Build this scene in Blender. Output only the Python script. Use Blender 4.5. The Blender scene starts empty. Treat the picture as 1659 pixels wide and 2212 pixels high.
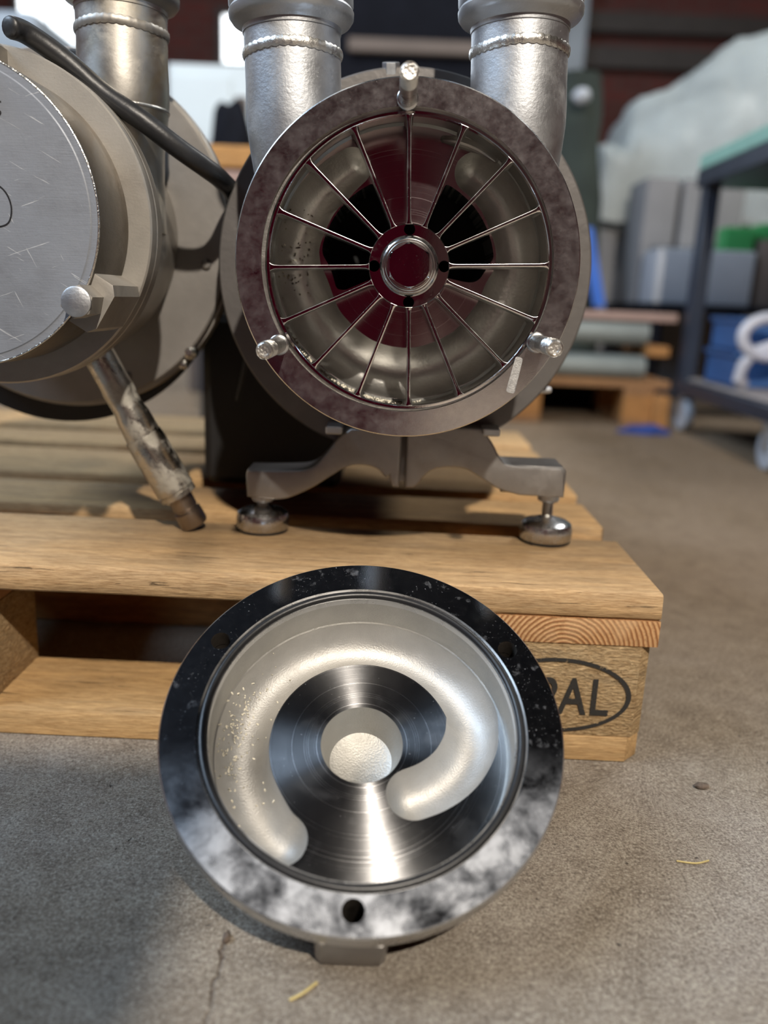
import bpy, bmesh, math, random
from mathutils import Vector, Matrix, Euler
random.seed(7)
PI = math.pi
S = 0.001                      # everything below is written in millimetres
SC = bpy.context.scene
COL = SC.collection

# ------------------------------------------------------------ camera
cam_d = bpy.data.cameras.new('camera')
cam = bpy.data.objects.new('camera', cam_d)
COL.objects.link(cam)
cam.location = (-0.21161, -0.59048, 0.35185)
cam.rotation_euler = (1.31762811, -0.0417412249, 0.0182412788)
cam_d.sensor_fit = 'VERTICAL'
cam_d.sensor_height = 36.0
cam_d.sensor_width = 27.0
cam_d.lens = 1773.61428 / 2212 * 36.0
cam_d.clip_start = 0.02
cam_d.clip_end = 60
cam_d.dof.use_dof = True
cam_d.dof.focus_distance = 0.572
cam_d.dof.aperture_fstop = 3.0
SC.camera = cam

# ------------------------------------------------------------ world, lights, exposure
SC.view_settings.view_transform = 'Standard'
SC.view_settings.look = 'None'
SC.view_settings.exposure = 0.0
SC.view_settings.gamma = 1.0
SC.view_settings.use_curve_mapping = False
SC.cycles.max_bounces = 8
SC.cycles.glossy_bounces = 5
SC.cycles.diffuse_bounces = 3
SC.cycles.use_denoising = True
SC.cycles.sample_clamp_indirect = 4.0
SC.cycles.caustics_reflective = False
SC.cycles.caustics_refractive = False
w = bpy.data.worlds.new('workshop_air'); SC.world = w
w.use_nodes = True
w.node_tree.nodes['Background'].inputs[0].default_value = (0.55, 0.65, 0.8, 1)
w.node_tree.nodes['Background'].inputs[1].default_value = 0.15

def lamp(name, kind, loc, power, colour, size=None, size_y=None, aim=None, radius=None):
    d = bpy.data.lights.new(name, kind)
    d.energy = power; d.color = colour
    if kind == 'AREA':
        d.shape = 'RECTANGLE'; d.size = size * S; d.size_y = size_y * S
    if radius: d.shadow_soft_size = radius * S
    o = bpy.data.objects.new(name, d); COL.objects.link(o)
    o.location = Vector(loc) * S
    if aim is not None:
        v = (Vector(aim) - Vector(loc)).normalized()
        o.rotation_euler = v.to_track_quat('-Z', 'Y').to_euler()
    return o
KEY = lamp('pendant_lamp_light', 'SPOT', (300, -2160, 2300), 475, (1.0, 0.90, 0.77), radius=38, aim=(-200, -300, 0))
KEY.data.spot_size = math.radians(150); KEY.data.spot_blend = 0.25
lamp('daylight_upper_left', 'AREA', (-3100, -500, 3200), 165, (0.62, 0.79, 1.0), 2200, 1500, (-200, 0, 100))  # cool daylight from an unseen opening at the upper left
lamp('daylight_rear_windows', 'AREA', (-2400, 6200, 2400), 55, (0.8, 0.9, 1.0), 3500, 900, (-200, 0, 200))
lamp('fill_light_right', 'AREA', (1900, 2200, 3300), 55, (0.97, 0.97, 0.95), 1500, 250, (900, 2600, 300))  # unseen fill added to brighten the sheeted heap and right background
lamp('fill_light_left', 'AREA', (-1500, 2300, 3300), 30, (0.95, 0.96, 1.0), 1500, 250, (-1100, 3000, 300))  # added fill lamp, out of view, lifting the white cabinet and left background

# ------------------------------------------------------------ material helpers
def new_mat(name):
    m = bpy.data.materials.new(name); m.use_nodes = True
    nt = m.node_tree
    return m, nt, nt.nodes['Principled BSDF'], nt.links
def N(nt, typ, **kw):
    n = nt.nodes.new(typ)
    for k, v in kw.items():
        if k in ('scale', 'detail', 'rough', 'dist'):
            n.inputs[{'scale': 'Scale', 'detail': 'Detail', 'rough': 'Roughness', 'dist': 'Distortion'}[k]].default_value = v
        else: setattr(n, k, v)
    return n
def ramp(nt, src, stops):
    r = nt.nodes.new('ShaderNodeValToRGB'); e = r.color_ramp.elements
    while len(e) < len(stops): e.new(0.5)
    for i, (p, c) in enumerate(stops):
        e[i].position = p
        e[i].color = (c[0], c[1], c[2], 1) if isinstance(c, (tuple, list)) else (c, c, c, 1)
    nt.links.new(src, r.inputs[0]); return r.outputs[0]
def coords(nt, scale=(1, 1, 1), loc=(0, 0, 0), rand=False, kind='Object'):
    tc = nt.nodes.new('ShaderNodeTexCoord'); mp = nt.nodes.new('ShaderNodeMapping')
    nt.links.new(tc.outputs[kind], mp.inputs[0])
    mp.inputs['Scale'].default_value = scale; mp.inputs['Location'].default_value = loc
    if rand:
        oi = nt.nodes.new('ShaderNodeObjectInfo'); mu = nt.nodes.new('ShaderNodeMath'); mu.operation = 'MULTIPLY'
        mu.inputs[1].default_value = 9.0
        nt.links.new(oi.outputs['Random'], mu.inputs[0]); cb = nt.nodes.new('ShaderNodeCombineXYZ')
        for i in range(3): nt.links.new(mu.outputs[0], cb.inputs[i])
        nt.links.new(cb.outputs[0], mp.inputs['Location'])
    return mp.outputs[0]
def noise(nt, vec, scale, detail=4, rough=0.55, dist=0.0):
    n = N(nt, 'ShaderNodeTexNoise', scale=scale, detail=detail, rough=rough, dist=dist)
    nt.links.new(vec, n.inputs['Vector']); return n.outputs['Fac']
def mixc(nt, fac, a, b, mode='MIX'):
    m = nt.nodes.new('ShaderNodeMix'); m.data_type = 'RGBA'; m.blend_type = mode
    for sock, v in ((m.inputs[0], fac), (m.inputs[6], a), (m.inputs[7], b)):
        if hasattr(v, 'is_linked'): nt.links.new(v, sock)
        elif isinstance(v, (int, float)): sock.default_value = v
        else: sock.default_value = (v[0], v[1], v[2], 1)
    return m.outputs[2]
def math_(nt, op, a, b=None, c=None, clamp=False):
    m = nt.nodes.new('ShaderNodeMath'); m.operation = op; m.use_clamp = clamp
    for i, v in enumerate((a, b, c)):
        if v is None: continue
        if hasattr(v, 'is_linked'): nt.links.new(v, m.inputs[i])
        else: m.inputs[i].default_value = v
    return m.outputs[0]
def bump(nt, L, bsdf, h, strength=0.3, dist=0.001):
    b = nt.nodes.new('ShaderNodeBump'); b.inputs['Strength'].default_value = strength
    b.inputs['Distance'].default_value = dist
    L.new(h, b.inputs['Height']); L.new(b.outputs[0], bsdf.inputs['Normal']); return b

def plain(name, col, rough=0.6, metal=0.0, var=0.15, nscale=30, bstr=0.0, spec=0.5):
    m, nt, b, L = new_mat(name)
    v = coords(nt); f = noise(nt, v, nscale, 5)
    c2 = tuple(x * (1 - var) for x in col)
    c1 = tuple(min(1, x * (1 + var)) for x in col)
    L.new(ramp(nt, f, [(0.3, c2), (0.7, c1)]), b.inputs['Base Color'])
    b.inputs['Roughness'].default_value = rough; b.inputs['Metallic'].default_value = metal
    b.inputs['Specular IOR Level'].default_value = spec
    if bstr: bump(nt, L, b, noise(nt, v, nscale * 4, 4), bstr, 0.002)
    return m

def steel(name, col=(0.60, 0.59, 0.57), rough=0.3, rvar=0.12, dust=0.0, bstr=0.05, bscale=900, stain=None,
          dustcol=(0.55, 0.54, 0.53), dscale=22, lo=0.52, hi=0.72, bdist=0.0006, extra=None, aniso=0.0, scratch=0.0, lines=0.0):
    """stainless steel with cast or machined relief; dust = amount of dull pale film in patches"""
    m, nt, b, L = new_mat(name)
    v = coords(nt)
    big = noise(nt, v, dscale, 9, 0.70, 0.1)
    fine = noise(nt, v, bscale, 3, 0.6)
    mid = noise(nt, v, dscale * 2.5, 5, 0.6)
    c = ramp(nt, mid, [(0.3, tuple(x * 0.86 for x in col)), (0.7, col)])
    if stain:
        c = mixc(nt, math_(nt, 'MULTIPLY', ramp(nt, noise(nt, coords(nt, loc=(3.1, 1.7, 0.4)), 14, 6, 0.6, 0.8), [(0.48, 0.0), (0.68, 1.0)]), 0.75), c, stain)
    b.inputs['Metallic'].default_value = 1.0
    r = ramp(nt, mid, [(0.25, max(0.02, rough - rvar)), (0.75, rough + rvar)])
    if dust > 0:
        f = ramp(nt, big, [(lo, 0.0), (hi, 1.0)])
        speck = ramp(nt, noise(nt, v, 700, 2, 0.5), [(0.66, 0.0), (0.74, 1.0)])
        spm = math_(nt, 'MULTIPLY', speck, ramp(nt, noise(nt, v, 35, 3), [(0.45, 0.0), (0.6, 1.0)]))
        f = math_(nt, 'MULTIPLY', math_(nt, 'MAXIMUM', f, spm), dust, clamp=True)
        if extra:                                   # heavier dried-on film towards one side of the part
            sx = nt.nodes.new('ShaderNodeSeparateXYZ'); L.new(coords(nt), sx.inputs[0])
            t = math_(nt, 'MULTIPLY_ADD', sx.outputs[extra[0]], extra[1], extra[2], clamp=True)
            cloud = ramp(nt, noise(nt, v, extra[3], 9, 0.66, 0.25), [(0.36, 0.0), (0.62, 1.0)])
            f = math_(nt, 'MAXIMUM', f, math_(nt, 'MULTIPLY', math_(nt, 'MULTIPLY', t, cloud), extra[4]))
        c = mixc(nt, f, c, dustcol)
        L.new(math_(nt, 'SUBTRACT', 1.0, math_(nt, 'MULTIPLY', f, 0.75)), b.inputs['Metallic'])
        r = math_(nt, 'ADD', r, math_(nt, 'MULTIPLY', f, 0.5), clamp=True)
    if lines:
        for ang, sd, th in ((0.5, 1.3, 0.685), (-0.35, 4.1, 0.70), (1.1, 7.7, 0.71)):
            tc = nt.nodes.new('ShaderNodeTexCoord'); m1 = nt.nodes.new('ShaderNodeMapping'); m1.inputs['Rotation'].default_value = (0, 0, ang)
            m2 = nt.nodes.new('ShaderNodeMapping'); m2.inputs['Scale'].default_value = (1, 22, 1); m2.inputs['Location'].default_value = (sd, sd, 0)
            L.new(tc.outputs['Object'], m1.inputs[0]); L.new(m1.outputs[0], m2.inputs[0])
            ln = ramp(nt, noise(nt, m2.outputs[0], 22, 3, 0.55, 0.15), [(th, 0.0), (th + 0.012, 1.0)])
            c = mixc(nt, math_(nt, 'MULTIPLY', ln, lines), c, (0.72, 0.74, 0.76))
        grub = ramp(nt, noise(nt, coords(nt, scale=(1, 5, 1), loc=(9, 3, 0)), 40, 5, 0.7, 0.5), [(0.66, 0.0), (0.72, 0.6)])
        c = mixc(nt, grub, c, (0.10, 0.09, 0.085))
    L.new(c, b.inputs['Base Color']); L.new(r, b.inputs['Roughness'])
    h = fine
    if scratch:
        s1 = noise(nt, coords(nt, scale=(1, 26, 1)), 60, 2, 0.5)
        h = math_(nt, 'ADD', h, math_(nt, 'MULTIPLY', s1, scratch))
    bump(nt, L, b, h, bstr, bdist)
    return m

def turned(name, col, rough, rings=900, bstr=0.12, aniso=0.85, dust=0.25, lo=0.55, hi=0.75, arot=0.25):
    """lathe-turned face: fine concentric rings around the local z axis"""
    m, nt, b, L = new_mat(name)
    tc = nt.nodes.new('ShaderNodeTexCoord'); sp = nt.nodes.new('ShaderNodeSeparateXYZ'); L.new(tc.outputs['Object'], sp.inputs[0])
    rr = math_(nt, 'SQRT', math_(nt, 'ADD', math_(nt, 'MULTIPLY', sp.outputs[0], sp.outputs[0]), math_(nt, 'MULTIPLY', sp.outputs[1], sp.outputs[1])))
    cb = nt.nodes.new('ShaderNodeCombineXYZ'); L.new(math_(nt, 'MULTIPLY', rr, rings), cb.inputs[0])
    ring = N(nt, 'ShaderNodeTexNoise', scale=1.0, detail=3.0, rough=0.7); L.new(cb.outputs[0], ring.inputs['Vector'])
    v = tc.outputs['Object']
    wob = noise(nt, v, 60, 3)
    sc = ramp(nt, noise(nt, coords(nt, scale=(1, 9, 1), loc=(0.3, 0.2, 0)), 55, 3, 0.6, 0.3), [(0.66, 0.0), (0.72, 1.0)])
    speck = ramp(nt, noise(nt, v, 620, 2, 0.5), [(0.68, 0.0), (0.75, 1.0)])
    f = math_(nt, 'MULTIPLY', math_(nt, 'MAXIMUM', math_(nt, 'MULTIPLY', ramp(nt, noise(nt, v, 30, 6, 0.6, 0.6), [(lo, 0.0), (hi, 1.0)]), 0.6), speck), dust)
    rs = ramp(nt, ring.outputs['Fac'], [(0.57, 0.0), (0.66, 1.0)])
    c = mixc(nt, f, mixc(nt, math_(nt, 'MULTIPLY', rs, 0.5), col, tuple(min(1, x * 1.5) for x in col)), (0.6, 0.6, 0.6))
    L.new(c, b.inputs['Base Color'])
    L.new(math_(nt, 'SUBTRACT', 1.0, math_(nt, 'MULTIPLY', f, 0.6)), b.inputs['Metallic'])
    L.new(math_(nt, 'ADD', math_(nt, 'MULTIPLY_ADD', wob, 0.08, rough), math_(nt, 'ADD', math_(nt, 'MULTIPLY', rs, 0.18), math_(nt, 'MULTIPLY', f, 0.4))), b.inputs['Roughness'])
    b.inputs['Anisotropic'].default_value = aniso
    tg = nt.nodes.new('ShaderNodeTangent'); tg.direction_type = 'RADIAL'; tg.axis = 'Z'
    L.new(tg.outputs[0], b.inputs['Tangent'])
    b.inputs['Anisotropic Rotation'].default_value = arot
    bump(nt, L, b, ring.outputs['Fac'], bstr, 0.0002)
    return m

def wood(name, base=(0.52, 0.345, 0.175), dark=(0.28, 0.15, 0.06), grey=(0.22, 0.19, 0.15), axis='X', wear=0.5, bstr=0.5):
    m, nt, b, L = new_mat(name)
    sc = {'X': (1.6, 16, 16), 'Y': (16, 1.6, 16), 'Z': (16, 16, 1.6)}[axis]
    v = coords(nt, scale=sc, rand=True)
    v2 = coords(nt, scale=tuple(0.35 + x / 4 for x in sc), rand=True)
    g1 = noise(nt, v, 9, 8, 0.62, 0.35)
    g2 = noise(nt, v, 46, 6, 0.75, 0.25)
    vc = coords(nt, scale={'X': (0.8, 16, 16), 'Y': (16, 0.8, 16), 'Z': (16, 16, 0.8)}[axis], rand=True)
    c = ramp(nt, g1, [(0.30, tuple(x * 0.78 for x in base)), (0.48, base), (0.70, tuple(min(1, x * 1.22) for x in base))])
    c = mixc(nt, math_(nt, 'MULTIPLY', ramp(nt, g2, [(0.47, 0.0), (0.66, 1.0)]), 0.55), c, dark)
    g3 = noise(nt, coords(nt, scale={'X': (2.2, 40, 40), 'Y': (40, 2.2, 40), 'Z': (40, 40, 2.2)}[axis], rand=True), 34, 3, 0.6, 0.3)
    c = mixc(nt, 1.0, c, ramp(nt, g3, [(0.32, (0.72, 0.66, 0.6)), (0.5, (1.0, 1.0, 1.0)), (0.7, (1.16, 1.16, 1.16))]), 'MULTIPLY')
    w1 = noise(nt, coords(nt, scale=tuple(0.5 + x / 5 for x in sc), rand=True), 7, 8, 0.7, 0.8)
    c = mixc(nt, math_(nt, 'MULTIPLY', ramp(nt, w1, [(0.56, 0.0), (0.72, 1.0)]), wear), c, grey)
    crack = ramp(nt, noise(nt, vc, 13, 7, 0.7, 0.5), [(0.635, 0.0), (0.655, 1.0)])
    c = mixc(nt, math_(nt, 'MULTIPLY', crack, 0.7), c, (0.06, 0.035, 0.018))
    blotch = noise(nt, v2, 12, 4)
    c = mixc(nt, 1.0, c, ramp(nt, blotch, [(0.3, (0.86, 0.86, 0.87)), (0.7, (1.08, 1.05, 1.0))]), 'MULTIPLY')
    L.new(c, b.inputs['Base Color'])
    b.inputs['Roughness'].default_value = 0.72; b.inputs['Specular IOR Level'].default_value = 0.25
    h = math_(nt, 'SUBTRACT', math_(nt, 'ADD', math_(nt, 'MULTIPLY', g1, 0.6), math_(nt, 'MULTIPLY', g2, 0.35)), math_(nt, 'MULTIPLY', crack, 0.8))
    bump(nt, L, b, h, min(1.0, bstr * 1.5), 0.0025)
    return m

# -- materials of the pumps
M = {}
M['cast'] = steel('satin_cast_steel', (0.54, 0.56, 0.59), 0.47, 0.05, dust=0.35, bstr=0.22, bscale=420, bdist=0.0009, lo=0.5, hi=0.8, dustcol=(0.45, 0.45, 0.45))
M['pipe_worn'] = steel('stained_steel_pipe', (0.56, 0.54, 0.50), 0.42, 0.08, dust=0.5, bstr=0.12, bscale=300, stain=(0.42, 0.34, 0.20), dustcol=(0.40, 0.36, 0.28), dscale=14)
M['weld'] = steel('weld_bead_steel', (0.72, 0.71, 0.68), 0.38, 0.1, bstr=0.5, bscale=260, bdist=0.0012)
M['flange'] = steel('machined_flange_steel', (0.50, 0.475, 0.485), 0.13, 0.03, dust=0.26, bstr=0.03, bscale=1500, dustcol=(0.30, 0.28, 0.28), dscale=75, lo=0.30, hi=1.0)
M['cover_flange'] = steel('hazy_cover_flange_steel', (0.52, 0.53, 0.56), 0.10, 0.03, dust=0.5, bstr=0.03, bscale=1500, dustcol=(0.50, 0.51, 0.53), dscale=60, lo=0.58, hi=0.80, extra=(1, -18.0, -0.25, 34, 0.56))
M['edge'] = steel('turned_edge_steel', (0.62, 0.62, 0.62), 0.28, 0.05, dust=0.3, bstr=0.05)
M['inner'] = steel('blasted_inner_steel', (0.46, 0.455, 0.435), 0.36, 0.05, bstr=0.25, bscale=600, bdist=0.0007, dust=0.15)
M['channel'] = steel('cast_channel_steel', (0.62, 0.61, 0.585), 0.40, 0.05, bstr=0.35, bscale=380, bdist=0.0009)
M['cover_wall'] = steel('pale_blasted_steel', (0.53, 0.52, 0.49), 0.47, 0.05, dust=0.35, bstr=0.4, bscale=700, bdist=0.0008, dustcol=(0.42, 0.41, 0.385), lo=0.35, hi=0.7)
M['cover_channel'] = steel('pale_cast_channel_steel', (0.60, 0.59, 0.57), 0.53, 0.04, dust=0.30, bstr=0.35, bscale=800, bdist=0.0008, dustcol=(0.42, 0.41, 0.39), lo=0.35, hi=0.7)
M['plate'] = turned('turned_back_plate', (0.52, 0.44, 0.46), 0.10, 700, 0.06, 0.5, 0.05)
M['cover_plate'] = turned('turned_cover_plate', (0.44, 0.44, 0.45), 0.18, 800, 0.33, 0.94, 0.14)
M['chrome'] = steel('polished_impeller_steel', (0.62, 0.60, 0.60), 0.06, 0.02, dust=0.12, bstr=0.02, lo=0.55, hi=0.8)
M['blade'] = steel('impeller_blade_steel', (0.52, 0.51, 0.49), 0.32, 0.05, bstr=0.15, bscale=800)
M['stud'] = steel('scratched_stud_steel', (0.68, 0.67, 0.64), 0.30, 0.08, dust=0.4, bstr=0.5, bscale=500, bdist=0.0012, dustcol=(0.5, 0.48, 0.42))
M['borehole'] = plain('darkened_bore', (0.045, 0.037, 0.03), 0.7, 0.3, 0.2, 200)  # bolt hole walls coloured dark for the shade inside them
M['rear'] = plain('blasted_rear_plate', (0.15, 0.142, 0.138), 0.45, 0.55, 0.10, 40, 0.12)
M['rear_old'] = plain('grimy_rear_plate', (0.26, 0.245, 0.23), 0.5, 0.5, 0.12, 25, 0.12)
M['ring_old'] = steel('dull_ring_steel', (0.44, 0.42, 0.39), 0.42, 0.06, dust=0.7, bstr=0.12, bscale=500, dustcol=(0.27, 0.245, 0.21), dscale=10, lo=0.35, hi=0.75, scratch=0.3)
M['face_old'] = steel('scratched_cover_face', (0.35, 0.37, 0.41), 0.45, 0.05, dust=0.75, bstr=0.18, bscale=300, dustcol=(0.20, 0.225, 0.27), dscale=9, lo=0.25, hi=0.7, scratch=0.6, lines=0.55)
M['side_old'] = steel('shaded_stained_cup_side', (0.22, 0.20, 0.175), 0.45, 0.08, dust=0.4, bstr=0.2, stain=(0.16, 0.12, 0.08), dustcol=(0.10, 0.09, 0.07), dscale=16)  # side wall's shade put into the dark base colour, plus brown stains
M['edge_bright'] = steel('nicked_bright_edge', (0.85, 0.84, 0.80), 0.22, 0.1, bstr=0.6, bscale=350, bdist=0.001)
M['bracket'] = steel('bead_blasted_bracket', (0.36, 0.345, 0.335), 0.45, 0.05, dust=0.35, bstr=0.15, bscale=700, dustcol=(0.22, 0.205, 0.195))
M['drain'] = steel('grimy_drain_pipe', (0.50, 0.47, 0.42), 0.30, 0.1, dust=0.9, bstr=0.35, bscale=160, stain=(0.12, 0.09, 0.06), dustcol=(0.34, 0.325, 0.28), dscale=24, lo=0.46, hi=0.60)
M['tip'] = steel('oily_pipe_tip', (0.34, 0.29, 0.25), 0.38, 0.06, bstr=0.2, bscale=200, stain=(0.10, 0.07, 0.05))
M['rubber'] = plain('black_rubber', (0.012, 0.012, 0.013), 0.38, 0, 0.2, 60, 0.05)
M['hole'] = plain('black_cavity', (0.008, 0.009, 0.010), 0.85, 0, 0.2, 60)  # near-black inside the kidney openings and the hub holes
M['motor'] = plain('black_motor_paint', (0.006, 0.006, 0.007), 0.6, 0, 0.2, 30)
M['cable'] = plain('black_cable_sheath', (0.018, 0.019, 0.022), 0.42, 0, 0.3, 40, 0.15)
M['ink'] = plain('black_marker_ink', (0.01, 0.01, 0.012), 0.5, 0, 0.2)
M['silver_tape'] = plain('worn_silver_strip', (0.42, 0.41, 0.40), 0.45, 0.3, 0.25, 220, 0.3)
M['grain'] = plain('pale_grain', (0.85, 0.80, 0.66), 0.45, 0, 0.1, 100)
M['wood'] = wood('pallet_wood')
M['wood_face'] = wood('pallet_front_wood', (0.55, 0.375, 0.205), wear=0.35, bstr=0.7)
M['wood_low'] = wood('pallet_low_wood', (0.53, 0.35, 0.17), wear=0.4)
M['wood_cross'] = wood('pallet_cross_wood', (0.42, 0.22, 0.10), axis='Y', wear=0.2)
M['wood_bg'] = wood('rough_timber', (0.36, 0.20, 0.10), wear=0.3)
M['crate_wood'] = wood('crate_timber', (0.62, 0.34, 0.13), wear=0.1)

def pressed_block():
    m, nt, b, L = new_mat('pressed_chip_block')
    v = coords(nt, scale=(1, 1, 2.6), rand=True)
    vo = N(nt, 'ShaderNodeTexVoronoi', scale=190.0); L.new(mixc(nt, 0.02, v, (0, 0, 0)), vo.inputs['Vector'])
    vv = nt.nodes.new('ShaderNodeVectorMath'); vv.operation = 'ADD'; L.new(v, vv.inputs[0])
    nz = N(nt, 'ShaderNodeTexNoise', scale=60.0, detail=4.0); L.new(v, nz.inputs['Vector'])
    sm = nt.nodes.new('ShaderNodeVectorMath'); sm.operation = 'SCALE'; sm.inputs['Scale'].default_value = 0.012
    L.new(nz.outputs['Color'], sm.inputs[0]); L.new(sm.outputs[0], vv.inputs[1]); L.new(vv.outputs[0], vo.inputs['Vector'])
    n1 = noise(nt, vv.outputs[0], 120, 8, 0.7, 1.5)
    n2 = noise(nt, v, 18, 5, 0.6, 0.5)
    c = ramp(nt, n1, [(0.33, (0.23, 0.14, 0.065)), (0.46, (0.44, 0.29, 0.145)), (0.62, (0.60, 0.43, 0.24))])
    c = mixc(nt, ramp(nt, vo.outputs['Color'], [(0.0, 0.0), (1.0, 0.30)]), c, (0.66, 0.48, 0.27))
    c = mixc(nt, ramp(nt, n2, [(0.56, 0.0), (0.75, 0.6)]), c, (0.18, 0.14, 0.09))
    L.new(c, b.inputs['Base Color']); b.inputs['Roughness'].default_value = 0.8; b.inputs['Specular IOR Level'].default_value = 0.2
    bump(nt, L, b, math_(nt, 'ADD', n1, math_(nt, 'MULTIPLY', vo.outputs['Distance'], 0.6)), 1.0, 0.003)
    return m
M['block'] = pressed_block()

def endgrain():
    m, nt, b, L = new_mat('stringer_end_grain')
    v = coords(nt, scale=(1, 0.05, 1))
    wv = N(nt, 'ShaderNodeTexWave', scale=88.0, wave_type='RINGS', rings_direction='Y'); wv.inputs['Distortion'].default_value = 1.2
    wv.inputs['Detail'].default_value = 2; wv.inputs['Detail Scale'].default_value = 1.6
    mp = nt.nodes.new('ShaderNodeMapping'); mp.inputs['Location'].default_value = (0.0, 0, 0.022); L.new(v, mp.inputs[0])
    L.new(mp.outputs[0], wv.inputs['Vector'])
    n1 = noise(nt, v, 420, 3, 0.6)
    c = ramp(nt, wv.outputs['Fac'], [(0.1, (0.55, 0.33, 0.16)), (0.75, (0.40, 0.20, 0.085)), (1.0, (0.22, 0.09, 0.035))])
    c = mixc(nt, ramp(nt, n1, [(0.45, 0.0), (0.75, 0.5)]), c, (0.22, 0.11, 0.05))
    c = mixc(nt, ramp(nt, noise(nt, v, 30, 4), [(0.5, 0.0), (0.7, 0.5)]), c, (0.55, 0.36, 0.2))
    L.new(c, b.inputs['Base Color']); b.inputs['Roughness'].default_value = 0.8; b.inputs['Specular IOR Level'].default_value = 0.2
    bump(nt, L, b, math_(nt, 'ADD', wv.outputs['Fac'], n1), 0.5, 0.001)
    return m
M['endgrain'] = endgrain()

def concrete():
    m, nt, b, L = new_mat('workshop_concrete')
    v = coords(nt)
    big = noise(nt, v, 4.5, 6, 0.6, 0.6)
    mid = noise(nt, v, 38, 8, 0.68, 0.3)
    fine = noise(nt, v, 300, 8, 0.8)
    grit = noise(nt, v, 620, 3, 0.6)
    c = ramp(nt, mid, [(0.28, (0.17, 0.135, 0.10)), (0.5, (0.31, 0.258, 0.20)), (0.72, (0.43, 0.375, 0.30))])
    c = mixc(nt, ramp(nt, big, [(0.38, 0.0), (0.62, 0.75)]), c, mixc(nt, mid, (0.25, 0.195, 0.155), (0.50, 0.465, 0.425)))
    c = mixc(nt, ramp(nt, fine, [(0.50, 0.0), (0.66, 0.75)]), c, (0.62, 0.57, 0.48))
    c = mixc(nt, ramp(nt, fine, [(0.34, 0.85), (0.48, 0.0)]), c, (0.085, 0.072, 0.058))
    c = mixc(nt, ramp(nt, grit, [(0.36, 0.55), (0.5, 0.0)]), c, (0.09, 0.075, 0.06))
    c = mixc(nt, ramp(nt, grit, [(0.56, 0.0), (0.68, 0.5)]), c, (0.66, 0.60, 0.52))
    pits = ramp(nt, noise(nt, v, 120, 2, 0.5, 0.3), [(0.72, 0.0), (0.76, 1.0)])
    c = mixc(nt, math_(nt, 'MULTIPLY', pits, 0.75), c, (0.06, 0.05, 0.045))
    pale = ramp(nt, noise(nt, coords(nt, loc=(4, 2, 0)), 95, 2, 0.5), [(0.72, 0.0), (0.75, 1.0)])
    c = mixc(nt, math_(nt, 'MULTIPLY', pale, 0.5), c, (0.52, 0.47, 0.40))
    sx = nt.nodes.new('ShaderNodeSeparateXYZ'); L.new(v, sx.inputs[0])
    far = math_(nt, 'MULTIPLY_ADD', sx.outputs[1], 1.6, 0.15, clamp=True)  # lamp falloff and oily staining both put into a browner rear tint
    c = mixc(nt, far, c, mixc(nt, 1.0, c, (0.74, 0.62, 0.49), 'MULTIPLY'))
    wig = math_(nt, 'MULTIPLY_ADD', noise(nt, v, 40, 5, 0.7), 0.016, 0.285)
    dx = math_(nt, 'ABSOLUTE', math_(nt, 'ADD', sx.outputs[0], wig))
    crk = math_(nt, 'MULTIPLY', ramp(nt, math_(nt, 'MULTIPLY', dx, 300.0), [(0.12, 1.0), (0.42, 0.0)]), math_(nt, 'LESS_THAN', sx.outputs[1], -0.198))
    crk = math_(nt, 'MULTIPLY', crk, ramp(nt, noise(nt, v, 90, 3), [(0.35, 0.25), (0.55, 1.0)]))
    c = mixc(nt, math_(nt, 'MULTIPLY', crk, 0.7), c, (0.10, 0.065, 0.045))
    L.new(c, b.inputs['Base Color'])
    L.new(ramp(nt, big, [(0.3, 0.55), (0.7, 0.8)]), b.inputs['Roughness'])
    b.inputs['Specular IOR Level'].default_value = 0.3
    h = math_(nt, 'ADD', math_(nt, 'MULTIPLY', mid, 0.8), math_(nt, 'ADD', math_(nt, 'MULTIPLY', fine, 0.55), math_(nt, 'MULTIPLY', grit, 0.15)))
    h = math_(nt, 'SUBTRACT', h, math_(nt, 'ADD', math_(nt, 'MULTIPLY', pits, 0.4), crk))
    bump(nt, L, b, h, 0.8, 0.004)
    return m
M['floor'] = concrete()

def brick():
    m, nt, b, L = new_mat('dark_red_brick')
    v = coords(nt, kind='Object')
    sx = nt.nodes.new('ShaderNodeSeparateXYZ'); L.new(v, sx.inputs[0])
    cb = nt.nodes.new('ShaderNodeCombineXYZ')
    L.new(math_(nt, 'ADD', sx.outputs[0], sx.outputs[1]), cb.inputs[0]); L.new(sx.outputs[2], cb.inputs[1])
    br = N(nt, 'ShaderNodeTexBrick', scale=1.0)
    br.inputs['Brick Width'].default_value = 0.24; br.inputs['Row Height'].default_value = 0.085
    br.inputs['Mortar Size'].default_value = 0.008
    br.inputs['Color1'].default_value = (0.16, 0.032, 0.026, 1); br.inputs['Color2'].default_value = (0.10, 0.028, 0.024, 1)
    br.inputs['Mortar'].default_value = (0.10, 0.07, 0.06, 1)
    L.new(cb.outputs[0], br.inputs['Vector'])
    L.new(mixc(nt, ramp(nt, noise(nt, v, 1.5, 4), [(0.35, 0.0), (0.65, 0.5)]), br.outputs['Color'], (0.07, 0.028, 0.026)), b.inputs['Base Color'])
    b.inputs['Roughness'].default_value = 0.85
    bump(nt, L, b, br.outputs['Fac'], 0.4, 0.006).invert = True
    return m
M['brick'] = brick()
M['ceiling'] = plain('dark_ceiling_boards', (0.010, 0.011, 0.015), 0.8, 0, 0.2, 4)
M['steelbeam'] = plain('dark_painted_beam', (0.045, 0.038, 0.036), 0.6, 0, 0.15, 8)
M['cart'] = plain('navy_grey_painted_steel', (0.035, 0.045, 0.068), 0.38, 0.2, 0.15, 12)
M['mint'] = plain('mint_rubber_mat', (0.30, 0.55, 0.46), 0.6, 0, 0.06, 20)
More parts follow.
